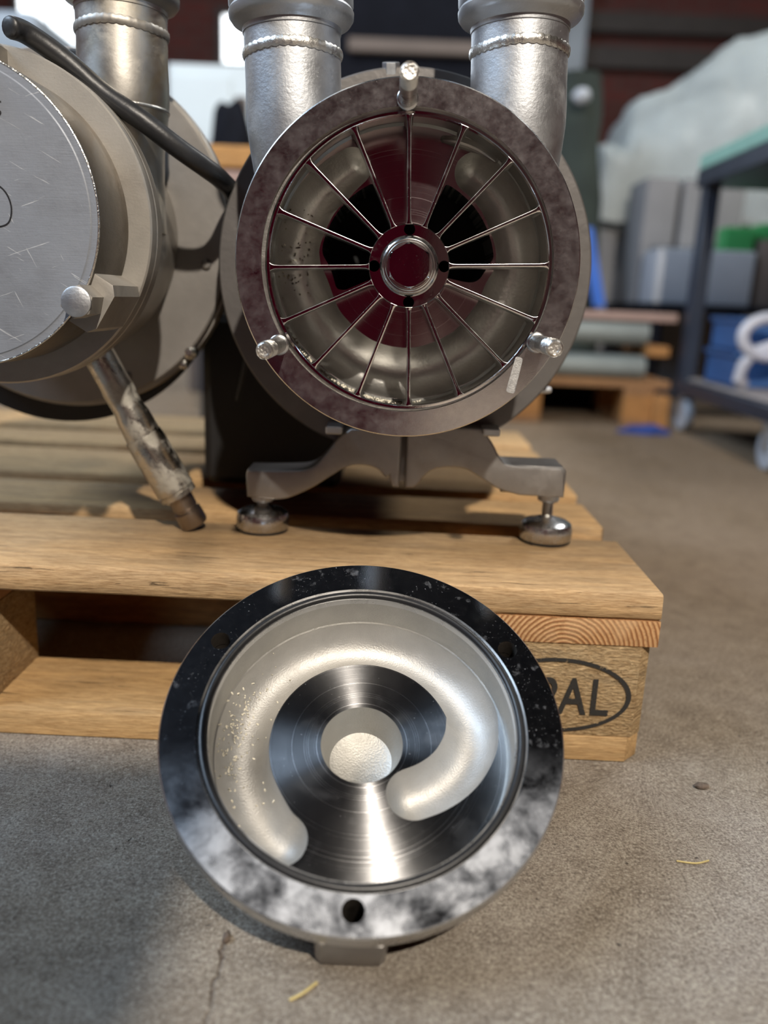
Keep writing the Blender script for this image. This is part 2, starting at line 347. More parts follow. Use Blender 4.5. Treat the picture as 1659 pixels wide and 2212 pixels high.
M['cartshelf'] = plain('dusty_shelf_board', (0.33, 0.29, 0.27), 0.6, 0, 0.1, 15)
M['tarp'] = plain('pale_plastic_sheet', (0.62, 0.68, 0.69), 0.42, 0, 0.14, 5, 0.25)
M['greybox'] = plain('grey_cardboard', (0.23, 0.23, 0.24), 0.7, 0, 0.1, 8)
M['paleplastic'] = plain('pale_grey_plastic', (0.42, 0.45, 0.50), 0.5, 0, 0.08, 8)
M['white'] = plain('white_painted_sheet', (0.78, 0.86, 0.88), 0.5, 0, 0.06, 3)
M['brownbox'] = plain('dull_brown_cardboard', (0.17, 0.135, 0.115), 0.7, 0, 0.1, 8)
M['green'] = plain('bright_green_plastic', (0.05, 0.33, 0.10), 0.45, 0, 0.1, 8)
M['darkgreen'] = plain('dark_green_canvas', (0.03, 0.042, 0.036), 0.85, 0, 0.35, 7, 0.3)
M['blue'] = plain('blue_plastic', (0.05, 0.13, 0.33), 0.45, 0, 0.12, 6)
M['brightblue'] = plain('bright_blue_plastic', (0.04, 0.16, 0.62), 0.4, 0, 0.1, 6)
M['bluecloth'] = plain('blue_cloth', (0.02, 0.05, 0.22), 0.8, 0, 0.2, 12, 0.3)
M['hose'] = plain('milky_hose', (0.55, 0.56, 0.62), 0.35, 0, 0.05, 20)
M['greypipe'] = plain('grey_green_pipe', (0.26, 0.29, 0.28), 0.45, 0.1, 0.12, 9)
M['pinkplank'] = plain('pale_pink_plank', (0.42, 0.29, 0.25), 0.7, 0, 0.1, 12)
M['orangewood'] = plain('orange_timber_end', (0.40, 0.19, 0.06), 0.75, 0, 0.15, 20)
M['machine'] = plain('black_machine_paint', (0.008, 0.009, 0.014), 0.85, 0, 0.3, 5, 0, 0.15)
M['palemachine'] = plain('pale_blue_grey_sheet', (0.36, 0.42, 0.48), 0.5, 0, 0.15, 3)
M['maroon'] = plain('maroon_reflection_paint', (0.12, 0.0025, 0.018), 0.9, 0, 0.12, 8, 0, 0.1)  # body of the added bench, coloured for maroon reflections in the steel
M['shade_top'] = plain('dark_shade_slab', (0.05, 0.045, 0.04), 0.6, 0, 0.1, 8)  # slab of the added bench that shades the floor
M['pebble'] = plain('dark_pebble', (0.12, 0.09, 0.07), 0.8, 0, 0.3, 300, 0.4)
M['straw'] = plain('dry_straw', (0.50, 0.40, 0.17), 0.6, 0, 0.1, 100)

def glowing(name, col, strength):
    m, nt, b, L = new_mat(name)
    b.inputs['Base Color'].default_value = (*col, 1); b.inputs['Emission Color'].default_value = (*col, 1)
    b.inputs['Emission Strength'].default_value = strength
    return m
M['daylight'] = glowing('bright_window_glass', (0.92, 0.97, 1.0), 3.2)

def stamp():
    m, nt, b, L = new_mat('worn_black_stamp_ink')
    b.inputs['Base Color'].default_value = (0.018, 0.016, 0.014, 1); b.inputs['Roughness'].default_value = 0.75
    f = noise(nt, coords(nt, scale=(1, 1, 2)), 260, 5, 0.7, 0.6)
    L.new(ramp(nt, f, [(0.33, 0.0), (0.39, 1.0)]), b.inputs['Alpha'])
    return m
M['stamp'] = stamp()

# ------------------------------------------------------------ mesh helpers (millimetres in, metres out)
def link(name, me, mats, parent=None, loc=(0, 0, 0), rot=None, smooth=35):
    o = bpy.data.objects.new(name, me); COL.objects.link(o)
    if not isinstance(mats, (list, tuple)): mats = [mats]
    for m in mats: me.materials.append(m)
    o.location = Vector(loc) * S
    if rot is not None: o.rotation_euler = rot
    if parent is not None: o.parent = parent
    if smooth is not None:
        for p in me.polygons: p.use_smooth = True
        me.set_sharp_from_angle(angle=math.radians(smooth))
    return o
def from_bm(bm, name):
    bm.normal_update()
    for v in bm.verts: v.co *= S
    me = bpy.data.meshes.new(name); bm.to_mesh(me); bm.free(); return me
def obj(name, bm, mats, parent=None, loc=(0, 0, 0), rot=None, smooth=35):
    return link(name, from_bm(bm, name), mats, parent, loc, rot, smooth)
def tag(o, label=None, cat=None, group=None, kind=None):
    if label: o['label'] = label
    if cat: o['category'] = cat
    if group: o['group'] = group
    if kind: o['kind'] = kind
    return o
def empty(name, loc=(0, 0, 0), mat=None, label=None, cat=None, group=None):
    o = bpy.data.objects.new(name, None); COL.objects.link(o); o.empty_display_size = 0.02
    if mat is not None: o.matrix_world = mat
    else: o.location = Vector(loc) * S
    return tag(o, label, cat, group)

def box_bm(x0, x1, y0, y1, z0, z1, bev=0, seg=1, bm=None, jitter=0):
    own = bmesh.new()
    vs = [own.verts.new((x, y, z)) for x in (x0, x1) for y in (y0, y1) for z in (z0, z1)]
    for f in ((0, 1, 3, 2), (4, 6, 7, 5), (0, 4, 5, 1), (2, 3, 7, 6), (0, 2, 6, 4), (1, 5, 7, 3)):
        own.faces.new([vs[i] for i in f])
    if jitter:
        for v in own.verts: v.co += Vector((random.uniform(-jitter, jitter) for _ in range(3)))
    if bev: bmesh.ops.bevel(own, geom=own.edges[:], offset=bev, segments=seg, profile=0.6, affect='EDGES')
    bmesh.ops.recalc_face_normals(own, faces=own.faces[:])
    if bm is None: return own
    join(bm, own); return bm
def join(bm, other, M4=None):
    if M4 is not None: bmesh.ops.transform(other, matrix=M4, verts=other.verts[:])
    mp = {v: bm.verts.new(v.co) for v in other.verts}
    for f in other.faces:
        nf = bm.faces.new([mp[v] for v in f.verts]); nf.material_index = f.material_index
    other.free()
def lathe(profile, seg=96, closed=True, bm=None, M4=None):
    """revolve (r, z) points about local z; closed profile loops make a solid"""
    b = bmesh.new(); rows = []
    for r, z in profile:
        if r < 1e-6: rows.append([b.verts.new((0, 0, z))])
        else: rows.append([b.verts.new((r * math.cos(2 * PI * k / seg), r * math.sin(2 * PI * k / seg), z)) for k in range(seg)])
    n = len(rows); rng = range(n) if closed else range(n - 1)
    for i in rng:
        A, B = rows[i], rows[(i + 1) % n]
        if len(A) == 1 and len(B) == 1: continue
        for k in range(seg):
            k2 = (k + 1) % seg
            if len(A) == 1: b.faces.new((A[0], B[k2], B[k]))
            elif len(B) == 1: b.faces.new((A[k], A[k2], B[0]))
            else: b.faces.new((A[k], A[k2], B[k2], B[k]))
    bmesh.ops.recalc_face_normals(b, faces=b.faces[:])
    if M4 is not None: bmesh.ops.transform(b, matrix=M4, verts=b.verts[:])
    if bm is None: return b
    join(bm, b); return bm
def torus(R, r, z=0, seg=128, ms=12):
    return lathe([(R + r * math.cos(2 * PI * k / ms), z + r * math.sin(2 * PI * k / ms)) for k in range(ms)], seg)
def tube(points, radius, seg=14, cap=True, bm=None):
    """round sweep; radius is a number or a list, one per point"""
    P = [Vector(p) for p in points]; b = bmesh.new(); rows = []; up = None
    for i, p in enumerate(P):
        t = (P[min(i + 1, len(P) - 1)] - P[max(i - 1, 0)]).normalized()
        if up is None: up = Vector((0, 0, 1)) if abs(t.z) < 0.9 else Vector((1, 0, 0))
        a = (up - t * up.dot(t)).normalized(); up = a; c = t.cross(a)
        r = radius[i] if isinstance(radius, (list, tuple)) else radius
        rows.append([b.verts.new(p + (a * math.cos(2 * PI * k / seg) + c * math.sin(2 * PI * k / seg)) * r) for k in range(seg)])
    for A, B in zip(rows, rows[1:]):
        for k in range(seg): b.faces.new((A[k], A[(k + 1) % seg], B[(k + 1) % seg], B[k]))
    if cap: b.faces.new(rows[0][::-1]); b.faces.new(rows[-1])
    bmesh.ops.recalc_face_normals(b, faces=b.faces[:])
    if bm is None: return b
    join(bm, b); return bm
def smooth_path(pts, n=10):
    P = [Vector(p) for p in pts]; out = []
    for i in range(len(P) - 1):
        p0, p1, p2, p3 = P[max(i - 1, 0)], P[i], P[i + 1], P[min(i + 2, len(P) - 1)]
        for k in range(n):
            t = k / n
            out.append(0.5 * ((2 * p1) + (-p0 + p2) * t + (2 * p0 - 5 * p1 + 4 * p2 - p3) * t * t + (-p0 + 3 * p1 - 3 * p2 + p3) * t ** 3))
    out.append(P[-1]); return out
def prism(poly, z0, z1, bev=0, seg=2):
    b = bmesh.new()
    lo = [b.verts.new((x, y, z0)) for x, y in poly]; hi = [b.verts.new((x, y, z1)) for x, y in poly]
    b.faces.new(lo[::-1]); b.faces.new(hi)
    for i in range(len(poly)):
        j = (i + 1) % len(poly); b.faces.new((lo[i], lo[j], hi[j], hi[i]))
    bmesh.ops.recalc_face_normals(b, faces=b.faces[:])
    if bev:
        ed = [e for e in b.edges if len(e.link_faces) == 2 and any(len(f.verts) > 4 for f in e.link_faces)]
        bmesh.ops.bevel(b, geom=ed, offset=bev, segments=seg, profile=0.6, affect='EDGES')
    return b
def hexagon(r, rot=0): return [(r * math.cos(PI / 3 * k + rot), r * math.sin(PI / 3 * k + rot)) for k in range(6)]
def TM(loc=(0, 0, 0), rot=(0, 0, 0)): return Matrix.Translation(Vector(loc)) @ Euler(rot).to_matrix().to_4x4()

def groove_cutter(path, depth, z, ms=28):
    """swept trough: path = [(x, y, halfwidth)], rounded ends, elliptical section of given depth below z"""
    P = smooth_path([(x, y, w_) for x, y, w_ in path], 14)
    c2 = [Vector((p.x, p.y)) for p in P]; ws = [p.z for p in P]
    def tang(i): return (c2[min(i + 1, len(c2) - 1)] - c2[max(i - 1, 0)]).normalized()
    rows = []
    t0, t1 = tang(0), tang(len(c2) - 1)
    K = 9
    for k in range(K - 1, -1, -1):
        a = (k + 0.0) / K * PI / 2 + 0.02
        if k == 0: continue
        rows.append((c2[0] - t0 * ws[0] * math.sin(a), t0, ws[0] * math.cos(a), depth * math.cos(a)))
    for i in range(len(c2)): rows.append((c2[i], tang(i), ws[i], depth))
    for k in range(1, K):
        a = k / K * PI / 2 + 0.02
        rows.append((c2[-1] + t1 * ws[-1] * math.sin(a), t1, ws[-1] * math.cos(a), depth * math.cos(a)))
    b = bmesh.new(); R = []
    for c, t, wd, dp in rows:
        nrm = Vector((-t.y, t.x)); row = []
        for k in range(ms):
            a = 2 * PI * k / ms
            q = c + nrm * wd * math.cos(a)
            row.append(b.verts.new((q.x, q.y, z + dp * math.sin(a))))
        R.append(row)
    for A, B in zip(R, R[1:]):
        for k in range(ms): b.faces.new((A[k], A[(k + 1) % ms], B[(k + 1) % ms], B[k]))
    for row, t, s in ((R[0], t0, -1), (R[-1], t1, 1)):
        c = sum((v.co for v in row), Vector()) / ms
        cv = b.verts.new(c + Vector((t.x, t.y, 0)) * s * 0.3)
        for k in range(ms): b.faces.new((row[k], row[(k + 1) % ms], cv))
    bmesh.ops.recalc_face_normals(b, faces=b.faces[:])
    return b
def carve(bm, cutters):
    """boolean difference; returns a metre-scaled mesh with the cutters' marks"""
    me = from_bm(bm, 'carved'); o = bpy.data.objects.new('carved', me); COL.objects.link(o)
    tmp = []
    for c in cutters:
        cm = from_bm(c, 'cut'); co = bpy.data.objects.new('cut', cm); COL.objects.link(co); tmp.append(co)
        md = o.modifiers.new('b', 'BOOLEAN'); md.operation = 'DIFFERENCE'; md.object = co; md.solver = 'EXACT'
    dg = bpy.context.evaluated_depsgraph_get()
    out = bpy.data.meshes.new_from_object(o.evaluated_get(dg))
    for t in tmp + [o]:
        d = t.data; bpy.data.objects.remove(t); bpy.data.meshes.remove(d)
    return out

# ------------------------------------------------------------ the setting
def setting(name, bm, mat, smooth=None):
    o = obj(name, bm, mat, smooth=smooth); o['kind'] = 'structure'; return o
X0, X1, Y0, Y1, ZC = -4600, 4600, -3800, 6600, 3900
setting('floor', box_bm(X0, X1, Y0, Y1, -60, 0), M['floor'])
setting('wall_back', box_bm(X0, X1, Y1, Y1 + 120, 0, ZC), M['brick'])
setting('wall_left', box_bm(X0 - 120, X0, Y0, Y1, 0, ZC), M['brick'])
setting('wall_right', box_bm(X1, X1 + 120, Y0, Y1, 0, ZC), M['brick'])
setting('wall_front', box_bm(X0, X1, Y0 - 120, Y0, 0, ZC), M['brick'])
setting('ceiling', box_bm(X0, X1, Y0, Y1, ZC, ZC + 100), M['ceiling'])
for i, (xa, xb, za, zb) in enumerate(((-3290, -2830, 2190, 2760), (-1690, -1330, 2110, 2450))):
    fr = bmesh.new()
    for a in ((xa - 50, xa, za - 50, zb + 50), (xb, xb + 50, za - 50, zb + 50), (xa, xb, za - 50, za), (xa, xb, zb, zb + 50)):
        box_bm(a[0], a[1], 6540, 6600, a[2], a[3], bm=fr)
    wf = setting('window_%d' % (i + 1), fr, M['steelbeam'])
    obj('pane', box_bm(xa, xb, 6575, 6595, za, zb), M['daylight'], wf, smooth=None)
    obj('glazing_bar', box_bm((xa + xb) / 2 - 9, (xa + xb) / 2 + 9, 6560, 6574, za, zb), M['white'], wf, smooth=None)
for i, (za, zb) in enumerate(((2170, 2320), (2420, 2560))):
    setting('trim_%d' % (i + 1), box_bm(900, 2600, 6480, 6598, za, zb), M['steelbeam'])
setting('trim_3', box_bm(950, 1100, 6300, 6420, 0, ZC), M['palemachine'])

# ------------------------------------------------------------ pallet
pal = empty('wooden_pallet', (0, 0, 0), label='sun-bleached wooden pallet with black oval stamp, carrying both steel pumps', cat='pallet')
def plank(name, x0, x1, y0, y1, z0, z1, mat, bow=0.0, bev=1.6, nick=0.6, tilt=0.0):
    """board subdivided along its length with rubbed, slightly uneven edges"""
    b = bmesh.new(); n = 36 if x1 - x0 > 400 else 6
    rows = []
    prof = [(y0 + bev, z0), (y1 - bev, z0), (y1, z0 + bev), (y1, z1 - bev), (y1 - bev, z1), (y0 + bev, z1), (y0, z1 - bev), (y0, z0 + bev)]
    for i in range(n + 1):
        t = i / n; x = x0 + (x1 - x0) * t; row = []
        e = 1.0 if 0 < i < n else 0.0
        for (y, z) in prof:
            yy = y + random.uniform(-nick, nick) * 0.7; zz = z + random.uniform(-nick, nick) * 0.5 + bow * math.sin(PI * t) + tilt * (t - 1)
            row.append(b.verts.new((x + (random.uniform(-2, 2) if e else random.uniform(-0.8, 0.8)), yy, zz)))
        rows.append(row)
    for A, B in zip(rows, rows[1:]):
        for k in range(8): b.faces.new((A[k], A[(k + 1) % 8], B[(k + 1) % 8], B[k]))
    b.faces.new(rows[0][::-1]); b.faces.new(rows[-1])
    bmesh.ops.recalc_face_normals(b, faces=b.faces[:])
    me_c = Vector(((x0 + x1) / 2, (y0 + y1) / 2, (z0 + z1) / 2))
    for v in b.verts: v.co -= me_c
    return obj(name, b, mat, pal, me_c, smooth=50)
# deck boards, front to back
plank('deck_board', -1200, -1, 0, 145, 122.6, 144, M['wood_face'], bev=2.2, nick=0.5, tilt=-2.0)
for (ya, yb) in ((187, 286), (328, 472), (514, 612), (655, 800)):
    plank('deck_board', -1200, random.uniform(-3, 2), ya, yb, 122.4, 144, M['wood'], tilt=-1.5)
for xc in (-72.5, -600, -1127.5):
    b = box_bm(-72.5, 72.5, -400, 400, -10.8, 10.8, 1.2, 2)
    for f in b.faces:
        f.material_index = 1 if abs(f.normal.y) > 0.9 else 0
    so = obj('stringer_board', b, [M['wood_cross'], M['endgrain']], pal, (xc, 401, 111.2), smooth=40)
    for yc, hw in ((50, 50), (400, 72.5), (750, 50)):
        x0, x1 = -72.5, 72.5
        ch = 9 if xc != -600 else 2
        poly = [(x0 + ch, -hw), (x1 - ch, -hw), (x1, -hw + ch), (x1, hw - ch), (x1 - ch, hw), (x0 + ch, hw), (x0, hw - ch), (x0, -hw + ch)]
        obj('block', prism(poly, -38.8, 38.8, 1.2), M['block'], pal, (xc + (-3 if xc > -100 else 0), yc + 2, 61.2), smooth=40)
for (ya, yb) in ((0, 100), (328, 472), (700, 800)):
    zb0 = 0.8
    b = bmesh.new(); x0, x1 = -1198, -3; ch = 12
    poly = [(x0 + ch, ya + 1), (x1 - ch, ya + 1), (x1, ya + 1 + ch), (x1, yb - ch), (x1 - ch, yb), (x0 + ch, yb), (x0, yb - ch), (x0, ya + ch)]
    b = prism(poly, zb0, 22, 1.5)
    c = Vector(((x0 + x1) / 2, (ya + yb) / 2, 11))
    for v in b.verts: v.co -= c
    obj('bottom_board', b, M['wood_low'], pal, c, smooth=40)
# oval stamp on the front right block: raised print 0.4 mm thick
def print_text(word, size, loc, parent, mat, sx=1.0, name='lettering'):
    cu = bpy.data.curves.new('t', 'FONT'); cu.body = word; cu.size = size * S; cu.align_x = 'CENTER'; cu.offset = 0.55 * S
    cu.space_character = 1.12
    o = bpy.data.objects.new('t', cu); COL.objects.link(o)
    dg = bpy.context.evaluated_depsgraph_get(); me = bpy.data.meshes.new_from_object(o.evaluated_get(dg))
    bpy.data.objects.remove(o)
    for v in me.vertices: v.co.x *= sx
    r = link(name, me, mat, parent, loc, (PI / 2, 0, 0), smooth=None); return r
b = bmesh.new(); n = 72; rin, rout = [], []
for k in range(n):
    a = 2 * PI * k / n
    rin.append(b.verts.new((55.5 * math.cos(a), 28.6 * math.sin(a), 0))); rout.append(b.verts.new((59.2 * math.cos(a), 31.6 * math.sin(a), 0)))
for k in range(n): b.faces.new((rin[k], rin[(k + 1) % n], rout[(k + 1) % n], rout[k]))
obj('stamp_ring', b, M['stamp'], pal, (-75, 0.6, 57), (PI / 2, 0, 0), smooth=None)
print_text('EPAL', 44, (-71, 0.55, 41.5), pal, M['stamp'], 0.74, 'stamp_lettering')

# ------------------------------------------------------------ the front pump
PHI = math.radians(2.7)
def pump_frame(cx, cy, cz, yaw, roll):
    """local x right, y up, z out of the flange towards the viewer"""
    n = Vector((math.sin(yaw), -math.cos(yaw), 0)); u = Vector((math.cos(yaw), math.sin(yaw), 0)); v = Vector((0, 0, 1))
    u2 = u * math.cos(roll) + v * math.sin(roll); v2 = -u * math.sin(roll) + v * math.cos(roll)
    m = Matrix((( u2.x, v2.x, n.x, cx * S), (u2.y, v2.y, n.y, cy * S), (u2.z, v2.z, n.z, cz * S), (0, 0, 0, 1)))
    return m
PM = pump_frame(-207.2, 5.1, 375.4, math.radians(0.5), PHI)
pump = empty('steel_pump', mat=PM, label='opened stainless pump with bare sixteen-blade impeller, standing on levelling feet', cat='pump')
def pol(r, deg): return (r * math.cos(math.radians(deg)), r * math.sin(math.radians(deg)))
PD = -43.0
body = lathe([(101.6, 0), (119.2, 0), (120, -0.8), (120, -13), (119, -14), (108, -14), (106, -17), (106, -122), (20, -122), (20, PD), (97.5, PD), (99.4, PD + 1.8), (99.4, -3.2), (101.6, -3.2)], 224)
P_ang = lambda r, a: pol(r, a)
path = []
def W(x, y, w_): path.append((x, y, w_))
W(*pol(80.5, 119), 13.5); W(*pol(80, 129), 15); W(*pol(81.5, 145), 16); W(*pol(82.2, 165), 16.3); W(*pol(81, 178), 17)
W(*pol(78.5, 190), 19); W(*pol(78, 215), 19.3); W(*pol(78, 245), 19.4); W(*pol(78, 275), 19.5); W(*pol(78, 305), 19.4)
W(*pol(78, 330), 19.3); W(*pol(79, 346), 18.7); W(*pol(82, 358), 16.5); W(*pol(83, 372), 15.7); W(*pol(83, 392), 15.5); W(*pol(83, 405), 15.2); W(*pol(82, 413), 14.5)
ch1 = groove_cutter(path, 26, PD)
def rounded(poly, r, seg=5):
    out = []; n = len(poly)
    for i in range(n):
        p = Vector(poly[i]); a = Vector(poly[i - 1]); c = Vector(poly[(i + 1) % n])
        d1 = (a - p); d2 = (c - p); rr = min(r, d1.length * 0.45, d2.length * 0.45)
        p1 = p + d1.normalized() * rr; p2 = p + d2.normalized() * rr
        for k in range(seg + 1):
            t = k / seg; q = p1 * (1 - t) ** 2 + p * 2 * t * (1 - t) + p2 * t * t; out.append((q.x, q.y))
    return out
kl = [pol(20, 112)] + [pol(64.3, a) for a in range(112, 170, 6)] + [pol(63.2, 171), pol(57, 179), pol(55.2, 186), pol(54.5, 196), pol(49, 199), pol(20, 195)]
kr = [pol(20, 65)] + [pol(65.4, a) for a in range(64, 9, -6)] + [pol(65.2, 6), pol(58.5, -3), pol(55.5, -9), pol(51, -12.5), pol(44, -13.5), pol(20, -14)]
def dens(p): return rounded(p, 3.0, 3)
kid1 = prism(dens(kl), -100, PD + 5); kid2 = prism(dens(kr), -100, PD + 5)
slot = groove_cutter([(*pol(92.5, 73), 2.6), (*pol(94.5, 66), 4.0), (*pol(96.5, 58), 3.6), (*pol(98, 49), 2.0)], 6, PD, 16)
ctr = lathe([(0, -99), (22, -99), (22, PD + 5), (0, PD + 5)], 64, closed=False)
me = carve(body, [ch1, kid1, kid2, slot])
for p in me.polygons:
    c = p.center / S; r = math.hypot(c.x, c.y); nz = p.normal.z
    if abs(c.z) < 0.5 and nz > 0.9: p.material_index = 0
    elif abs(c.z - PD) < 0.4 and nz > 0.98 and r < 97.6: p.material_index = 1
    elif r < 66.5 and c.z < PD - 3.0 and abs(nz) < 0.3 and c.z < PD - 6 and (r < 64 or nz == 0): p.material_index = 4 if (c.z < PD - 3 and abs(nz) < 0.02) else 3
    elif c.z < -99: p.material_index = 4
    elif r > 105: p.material_index = 2
    elif c.z < PD - 0.2: p.material_index = 3
    else: p.material_index = 5
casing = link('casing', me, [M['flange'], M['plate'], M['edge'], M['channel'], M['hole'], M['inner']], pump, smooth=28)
# thin liner ring just inside the flange bore
imp = empty('impeller'); imp.parent = pump; imp.matrix_parent_inverse.identity()
imp.location = (0.0012, -0.0004, 0)
obj('rim', lathe([(96.9, -0.5), (97.4, 0), (99.0, 0), (99.5, -0.5), (99.5, -2), (99.0, -7), (97.0, -7)], 192), M['chrome'], imp)
hubb = lathe([(0, -0.2), (27.6, -0.2), (28.2, -0.9), (28.2, -36), (0, -36)], 128, closed=False)
hcut = [lathe([(0, 3), (3.9, 3), (3.9, -20), (0, -20)], 28, closed=False, M4=TM((*pol(24.4, 92 + 90 * k - 2.7), 0))) for k in range(4)]
hm = carve(hubb, hcut)
for p in hm.polygons:
    c = p.center / S; 
    p.material_index = 0 if c.z > -1.2 else (1 if math.hypot(c.x, c.y) > 28 else 2)
link('hub', hm, [M['chrome'], M['blade'], M['hole']], imp, smooth=30)
obj('boss', lathe([(0, 0), (20.6, -0.2), (20.4, 1.6), (19.4, 3.8), (18.2, 5.2), (17.7, 5.4), (17.4, 4.9), (17.0, 4.9), (16.7, 6.6), (16.2, 6.9), (15.9, 6.2), (15.5, 6.2), (15.2, 7.8), (0, 7.8)], 96, closed=False), steel('polished_boss_steel', (0.72, 0.71, 0.70), 0.19, 0.03, bstr=0.02), imp)
nb = prism(hexagon(15.6, math.radians(30)), 7.4, 14.2)
top_e = [e for e in nb.edges if all(v.co.z > 14 for v in e.verts)]
dome = lathe([(0, 7), (16.5, 7), (16.5, 12.2), (14.9, 13.7), (13.2, 14.6), (12.2, 15.0), (0, 15.2)], 64, closed=False)
me = from_bm(nb, 'nut'); no_ = bpy.data.objects.new('n', me); COL.objects.link(no_)
dm = from_bm(dome, 'd'); do_ = bpy.data.objects.new('d', dm); COL.objects.link(do_)
md = no_.modifiers.new('b', 'BOOLEAN'); md.operation = 'INTERSECT'; md.object = do_; md.solver = 'EXACT'
nm = bpy.data.meshes.new_from_object(no_.evaluated_get(bpy.context.evaluated_depsgraph_get()))
bpy.data.objects.remove(no_); bpy.data.objects.remove(do_)
link('hex_nut', nm, M['chrome'], imp, smooth=25)
# one blade, flared where it meets hub and rim, copied sixteen times
pts = []
for r, hw in ((27.6, 2.6), (28.6, 1.9), (30.2, 1.4), (34, 1.2), (60, 1.2), (90, 1.25), (94, 1.45), (96, 2.1), (97.3, 3.2)): pts.append((r, hw))
poly = [(r, hw) for r, hw in pts] + [(r, -hw) for r, hw in reversed(pts)]
bl = prism(poly, -36, -0.15)
bl.normal_update()
bmesh.ops.bevel(bl, geom=[e for e in bl.edges if all(v.co.z > -1 for v in e.verts)], offset=0.38, segments=2, profile=0.5, affect='EDGES')
bl.normal_update()
for f in bl.faces: f.material_index = 0 if f.normal.z > 0.97 else (2 if f.normal.z > 0.08 else 1)
blade0 = obj('blade', bl, [M['chrome'], M['blade'], M['edge']], imp, smooth=30)
for k in range(16):
    o = blade0 if k == 0 else blade0.copy()
    if k: COL.objects.link(o)
    o.parent = imp; o.rotation_euler = (0, 0, math.radians(22.5 * k + 1.2 - 1.2))
# studs
def threaded(r0, z0, z1, L_):
    prof = [(0, z0), (r0, z0), (r0, z1)]
    z = z1; 
    while z < L_ - 1.8:
        prof += [(r0 - 0.55, z + 0.45), (r0, z + 0.9)]; z += 0.9
    prof += [(r0 - 0.2, L_ - 1.5), (r0 - 1.4, L_), (r0 - 2.6, L_ - 0.1), (r0 - 3.0, L_ - 0.8), (0, L_ - 0.8)]
    return lathe(prof, 32, closed=False)
sang = (90.0, -149.6, -30.0)
for a in sang:
    o = obj('stud', threaded(5.7, -2, 46, 68), M['stud'], pump, (*pol(106.0, a), 0), smooth=40)
    obj('stud_collar', lathe([(5.6, 0.0), (7.4, 0.1), (7.2, 1.0), (6.4, 1.6), (5.6, 1.8)], 32), M['edge'], o)
# rear plate, gasket, motor
obj('rear_plate', lathe([(100, -121), (154.8, -121), (156.2, -122.4), (156.2, -133), (100, -133)], 192), M['rear'], pump)
obj('gasket', lathe([(120, -133.2), (158.6, -133.2), (158.6, -146), (120, -146)], 160), M['rubber'], pump)
mt = lathe([(0, -146), (150, -146), (150, -160), (118, -190), (118, -430), (100, -450), (0, -450)], 96, closed=False)
obj('motor', mt, M['motor'], pump)
obj('dark_gap_box', box_bm(-202, -56, -221, -45, -440, -258, 8), M['motor'], pump, (0, 0, 0), (0, 0, -PHI))  # black box added to keep the gap between the pumps dark
fins = bmesh.new()
for k in range(36):
    a = k * 10
    join(fins, box_bm(112, 128, -1.5, 1.5, -420, -200), Matrix.Rotation(math.radians(a), 4, 'Z'))
obj('cooling_fins', fins, M['motor'], pump, smooth=None)
o = obj('clamp_bolt', prism(hexagon(7), 0, 9, 0.8), M['cast'], pump, (-11, 151, -127), (-PI / 2 + 0.3, 0, 0))
obj('side_bolt', lathe([(0, 0), (3.2, 0), (3.2, 9), (2.2, 11), (0, 11)], 20, closed=False), M['cast'], pump, (119, -101, -136), (0, PI / 2, 0))
# nozzles
def nozzle(parent, x, z, mat, weldm, r=34.4, taper=True):
    """local +y is up"""
    rows = []
    prof = [(30.0, 0), (29.5, 40), (30.2, 62), (33.0, 82), (34.8, 98), (35.0, 112), (34.4, 126), (34.3, 148)]
    pr = lathe([(p[0] * r / 34.4, p[1]) for p in prof] + [(r, 170), (r - 8, 170), (r - 8, 0)], 96, closed=True)
    m4 = Matrix.Translation(Vector((x, 0, z))) @ Matrix.Rotation(-PI / 2, 4, 'X')
    bmesh.ops.transform(pr, matrix=m4, verts=pr.verts[:])
    drum = lathe([(0, 40), (100.5, 40), (100.5, -126), (0, -126)], 96, closed=False)
    o = link('nozzle', carve(pr, [drum]), mat, parent, smooth=35)
    wb = bmesh.new(); n = 110
    ring = []
    for k in range(n):
        a = 2 * PI * k / n; row = []
        for j in range(10):
            b_ = 2 * PI * j / 10; rr = 2.6 + 0.35 * math.sin(k * 2.1)
            R_ = r + 0.1 + rr * 0.55 * math.cos(b_)
            row.append(wb.verts.new((R_ * math.cos(a), R_ * math.sin(a), 147 + 0.8 * math.sin(3 * a) + rr * 1.3 * math.sin(b_))))
        ring.append(row)
    for i in range(n):
        A, B = ring[i], ring[(i + 1) % n]
        for j in range(10): wb.faces.new((A[j], B[j], B[(j + 1) % 10], A[(j + 1) % 10]))
    bmesh.ops.recalc_face_normals(wb, faces=wb.faces[:])
    wo = obj('weld_bead', wb, weldm, o)
    wo.data.transform(Matrix.Translation(Vector((x, 0, z)) * S) @ Matrix.Rotation(-PI / 2, 4, 'X'))
    cp = lathe([(r - 3, 160), (r + .6, 160), (r + .8, 163), (r + 3.5, 165.2), (r + 7.5, 167.0), (r + 9.6, 170), (r + 9.9, 173.5), (r + 8.6, 175.6), (r + 9.6, 178), (r + 9.8, 192), (r + 7, 196), (r + 6, 215), (r - 3, 215)], 112)
    co = obj('union_collar', cp, mat, o)
    co.data.transform(Matrix.Translation(Vector((x, 0, z)) * S) @ Matrix.Rotation(-PI / 2, 4, 'X'))
    return o
nozzle(pump, -81.4, -56, M['cast'], M['weld']); nozzle(pump, 80.8, -56, M['cast'], M['weld'])
# worn silver strip on the flange
sp = rounded([(-3.4, -13), (3.2, -13.4), (3.0, 12.6), (-2.4, 13.0)], 2.0, 4)
obj('silver_strip', prism(sp, 0.02, 0.35), M['silver_tape'], pump, (77, -75.5, 0), (0, 0, math.radians(-12)))

